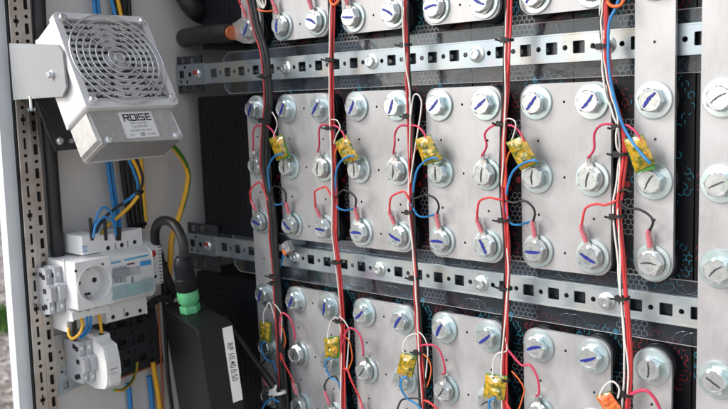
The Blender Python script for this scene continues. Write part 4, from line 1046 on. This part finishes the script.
# cast terminal box below
m = MB(); m.prism([(6, S_+.5), (S_-10, S_+.5), (S_-7, S_+33), (S_-9, S_+35), (8, S_+35), (6, S_+33)], lambda a, b, c: FR(a, b, c), -44, -6, 'cast_alu'); m.build('terminal_box', t, bevel=1.2)
tb = m
m = MB(); m.prism(rrect(34, S_+3, 71, S_+31, 1.5), lambda a, b, c: FR(a, b, c), -5.9, -5.6, 'label_white')
dn = -E2
def ltext(s, size, a, b, mat='grey_print', sx=1, bold=0): m.text(s, size, FR(a, b, -5.55), E1, dn, mat, 'CENTER', .1, sx, bold)
G5 = {'R': [[(0, 0), (0, 1), (1, 1), (1, .5), (0, .5)], [(.45, .5), (1, 0)]], 'O': [[(0, 0), (0, 1), (1, 1), (1, 0), (0, 0)]], 'I': [[(0, 0), (0, 1)]], 'S': [[(0, 0), (1, 0), (1, .5), (0, .5), (0, 1), (1, 1)]], 'E': [[(.95, .5), (.1, .5)], [(.95, 0), (.1, 0), (.1, 1), (.95, 1)]]}
xx = 38.2
for ch, wd_ in (('R', 5.6), ('O', 5.6), ('I', 0), ('S', 5.2), ('E', 5)):
    for st in G5[ch]:
        for (u0, v0), (u1, v1) in zip(st, st[1:]):
            p0, p1 = V((xx+u0*wd_, S_+12.2-v0*6.4)), V((xx+u1*wd_, S_+12.2-v1*6.4)); dd_ = (p1-p0).normalized(); nn = V((-dd_.y, dd_.x))*.72; p0 = p0-dd_*.72; p1 = p1+dd_*.72
            m.add([FR(q.x, q.y, -5.45) for q in (p0-nn, p1-nn, p1+nn, p0+nn)], [(0, 1, 2, 3)], 'black_print')
    xx += wd_+2.1
ltext('Made in Germany', 2.6, 52.5, S_+16); ltext('Typ HHS 230', 3.2, 52.5, S_+20); ltext('230/240V AC 100W', 3.0, 52.5, S_+24.2); ltext('CE', 4.4, 52.5, S_+29, 'black_print', 1, .12)
ltext('IP20', 2.6, 41, S_+28.6); ltext('50-60Hz', 2.6, 63, S_+28.6)
m.build('rating_label', t, smooth_angle=10)
for a in (14, S_-14):
    m = MB(); m.lathe(FR(a, S_+31, -6), E3, [(3.7, 0), (3.6, 1.5), (2.2, 2.6), (1.4, 2.6), (1.3, 1.8), (0, 1.8)], 'chrome_wire', 20); m.build('box_screw', t)
m = MB(); m.prism([(2.5, S_+1), (5.5, S_+1), (5.8, S_+33), (3, S_+30)], lambda a, b, c: FR(a, b, c), -42, -8, 'cast_alu'); m.build('box_side_cover', t, bevel=.8)

# black bracket arm behind the heater with its screw
t = thing('black_bracket', at(60, 140, X=-372), 'black triangular bracket under the left side of the fan heater', 'bracket')
P = [at(*q, X=-366) for q in ((33, 92), (60, 92), (72, 125), (84, 148), (56, 151))]
m = MB(); m.prism([(p.y, p.z) for p in P], yz, -369, -366, 'black_coated_steel'); m.build('bracket_plate', t, bevel=.6)
m = MB(); m.tube([at(37, 101, X=-364), at(47, 130, X=-364), at(55, 149, X=-364)], 1, 'black_coated_steel', n=6); m.tube([at(38, 101, X=-364), at(54, 126, X=-364), at(62, 132, X=-364)], .7, 'black_coated_steel', n=6); m.build('folded_edge', t)
for q in ((59.5, 141), (70, 141)):
    p = at(*q, X=-366); m = MB(); m.lathe(p, (1, 0, 0), [(4.2 if q[0] < 65 else 2.2, 0), (4.0 if q[0] < 65 else 2, 2), (2.4, 3.6), (0, 3.6)], 'chrome_wire', 18); m.build('screw', t)
# bare aluminium bracket plate in front
t = thing('aluminium_bracket', (-380, -204, 20), 'flat bare aluminium bracket plate holding the fan heater to the cabinet edge', 'bracket')
P = [at(*q, Y=-204) for q in ((9, 43.5), (57, 45), (62.3, 52), (66, 87.5), (62, 96.5), (13.4, 100))]
m = MB(); m.prism([(p.x, p.z) for p in P], xz, -204, -201.8, 'bracket_alu'); m.build('bracket_plate', t, bevel=.4)
p = at(52, 75, Y=-204); m = MB(); m.lathe(p, (0, -1, 0), [(4.6, 0), (4.5, 1), (3.4, 1.1), (3.3, 3.4), (2.4, 4.6), (1.4, 4.7), (1.3, 3.8), (0, 3.8)], 'chrome_wire', 22); m.build('screw', t)
p = at(31, 105, X=-340); m = MB(); m.cyl(p+V((0, 0, -5)), (0, 0, 1), 1.4, 14, 'chrome_wire', 10); m.cyl(p+V((0, 0, -6)), (0, 0, 1), 3.6, 3, 'cyan_cover', 6); m.build('hanging_bolt', t)

# ================================================================== black control box with label and cable gland
BX, BY, BZ = BOXFRAME
B0 = at(199, 332, Y=-110)
BF = lambda a, b, c: B0+BX*a+BY*b+BZ*c
t = thing('control_box', BF(-56, 18, -200), 'black metal box with a white address label and a green cable gland on top', 'control box')
m = MB(); m.box((-113, 0, -230), (0, 36.7, 0), 'black_box_paint', BF); m.build('box_body', t, bevel=1.3)
m = MB(); m.box((-112, -.5, -6), (-3, .3, -4.9), 'black_box_paint', BF); m.lathe(BF(-4.5, 0, -4.5), -BY, [(2.2, 0), (2, 1), (0, 1)], 'black_rubber', 14); m.build('cover_seam', t)
m = MB(); m.box((-.1, 25, -88), (.35, 36.2, -3.5), 'label_white', BF)
m.text('RP 10.40.0.50', 9.2, BF(.35, 27.6, -21), -BZ, BY, 'black_print', 'LEFT', .12, .86, .06)
m.build('address_label', t, smooth_angle=10)
gl = at(190, 309, Y=-90); 
# gland standing on the top face
g0 = BF(0, 0, 0); 
def ontop(px_, py_):
    # intersect the pixel ray with the top face of the box
    d = at(px_, py_, Y=0)-CAM; k = (B0-CAM).dot(BZ)/d.dot(BZ); return CAM+d*k
g = ontop(190.5, 311); up = BZ
m = MB(); m.lathe(g, up, [(11.4, 0), (11.4, 7.0), (10.8, 8)], 'gland_green', 6, ph=.3); m.lathe(g, up, [(9, 8), (9, 11)], 'gland_green', 24)
m.lathe(g, up, [(11.0, 11), (11.8, 12.5), (11.8, 21), (11, 24), (9, 24.6)], 'gland_green', 12, ph=.2); m.build('green_gland_nut', t, bevel=.5)
m = MB(); m.lathe(g, up, [(11.4, 24.4), (12, 26), (12, 38), (10.9, 39), (10.9, 54), (9.4, 60), (6.8, 63), (0, 63)], 'black_plastic', 10, ph=.1); m.build('black_gland_body', t, bevel=.5)
top = g+up*62
wire('thick black cable arching out of the green gland', [top-up*6, at(184, 249, Y=top.y), at(181, 236, Y=top.y), at(174.5, 225, Y=top.y), at(166, 220.5, Y=top.y+2), at(158.5, 223, Y=top.y+4), at(155, 232, Y=top.y+8), at(156, 246, Y=top.y+14), at(161, 262, Y=top.y+22), at(168, 280, Y=top.y+30), at(176, 296, Y=top.y+40)], 5.2, 'wire_black', cat='cable', name='gland_cable', n=18)
wire('second black cable looping behind the green gland', [at(150, 305, Y=-80), at(156, 300, Y=-70), at(164, 298, Y=-60), at(172, 301, Y=-50)], 4.5, 'black_rubber', cat='cable', name='gland_cable', n=14)
wire('black round cable standing left of the gland', [at(166, 296, X=-372), at(165, 284, X=-372), at(163.5, 270, X=-374), at(163, 262, X=-375)], 5, 'black_rubber', cat='cable', name='gland_cable', n=14)

# ================================================================== outside: ground, a little grass
def mat_ground():
    m, nt, b = new_mat('gravel')
    tc = nt.nodes.new('ShaderNodeTexCoord')
    v = N(nt, 'ShaderNodeTexVoronoi'); v.inputs['Scale'].default_value = 38; nt.links.new(tc.outputs['Object'], v.inputs['Vector'])
    sx = N(nt, 'ShaderNodeSeparateColor'); nt.links.new(v.outputs['Color'], sx.inputs[0])
    nt.links.new(ramp(nt, sx.outputs[0], [(0, (.09, .06, .045)), (.35, (.24, .19, .155)), (.75, (.38, .33, .29)), (1, (.56, .52, .48))]), b.inputs['Base Color'])
    b.inputs['Roughness'].default_value = .9
    bump(nt, b, v.outputs['Distance'], .8, .02)
mat_ground()
m = MB(); G0 = -1100
m.add([(-60000, -60000, G0), (60000, -60000, G0), (60000, 60000, G0), (-60000, 60000, G0)], [(0, 1, 2, 3)], 'gravel')
g = m.build('ground', None); g['kind'] = 'structure'
m = MB(); p = at(2, 325, Z=G0); r_ = random.Random(3)
for i in range(900):
    q = p+V((r_.gauss(0, 90), r_.gauss(0, 70), 0)); a = r_.uniform(0, 6); h = r_.uniform(40, 110); w = r_.uniform(4, 8); dx, dy = math.cos(a), math.sin(a); l = r_.uniform(10, 60)
    m.add([q+V((-dy*w, dx*w, 0)), q+V((dy*w, -dx*w, 0)), q+V((dx*l+dy*w*.5, dy*l-dx*w*.5, h*.7)), q+V((dx*l*1.6, dy*l*1.6, h))], [(0, 1, 2, 3)], 'leaf')  if 'leaf' in MT else None
o = None
if m.v:
    o = m.build('grass', None, loc=p); o['label'] = 'tuft of green grass in the gravel outside the cabinet'; o['category'] = 'grass'; o['kind'] = 'stuff'

# ================================================================== camera, light, world
cd = bpy.data.cameras.new('camera'); cam = bpy.data.objects.new('camera', cd); COL.objects.link(cam)
r, d, f = V(ROT[0]), V(ROT[1]), V(ROT[2])
M4 = Matrix((( r.x, -d.x, -f.x), (r.y, -d.y, -f.y), (r.z, -d.z, -f.z))).to_4x4(); M4.translation = CAM*MM
cam.matrix_world = M4
cd.sensor_width = 36; cd.lens = 36*F_PX/728; cd.clip_start = .02; cd.clip_end = 300
cd.dof.use_dof = True; cd.dof.focus_distance = .74; cd.dof.aperture_fstop = 11
S.camera = cam
SD = V((.50, .70, -.68)).normalized()         # direction the sunlight travels
sd = bpy.data.lights.new('sun', 'SUN'); sd.energy = SUN_E; sd.angle = math.radians(SUN_A); sd.color = (1, .97, .93)
so = bpy.data.objects.new('sun', sd); COL.objects.link(so); so.rotation_euler = SD.to_track_quat('-Z', 'Y').to_euler()
w = bpy.data.worlds.new('World'); S.world = w; w.use_nodes = True; nt = w.node_tree
sk = nt.nodes.new('ShaderNodeTexSky'); sk.sky_type = 'NISHITA'; sk.sun_disc = False
sk.sun_elevation = math.asin(-SD.z); sk.sun_rotation = math.atan2(-SD.x, -SD.y); sk.dust_density = 1.5; sk.air_density = 1.0; sk.ozone_density = .6
hz_ = N(nt, 'ShaderNodeHueSaturation'); hz_.inputs['Saturation'].default_value = .5; nt.links.new(sk.outputs[0], hz_.inputs['Color']); nt.links.new(hz_.outputs[0], nt.nodes['Background'].inputs['Color']); nt.nodes['Background'].inputs['Strength'].default_value = SKY
S.view_settings.view_transform = 'Standard'; S.view_settings.look = 'None'; S.view_settings.exposure = EXPO; S.view_settings.gamma = 1
S.render.engine = 'CYCLES'; S.cycles.max_bounces = 10; S.cycles.transparent_max_bounces = 12
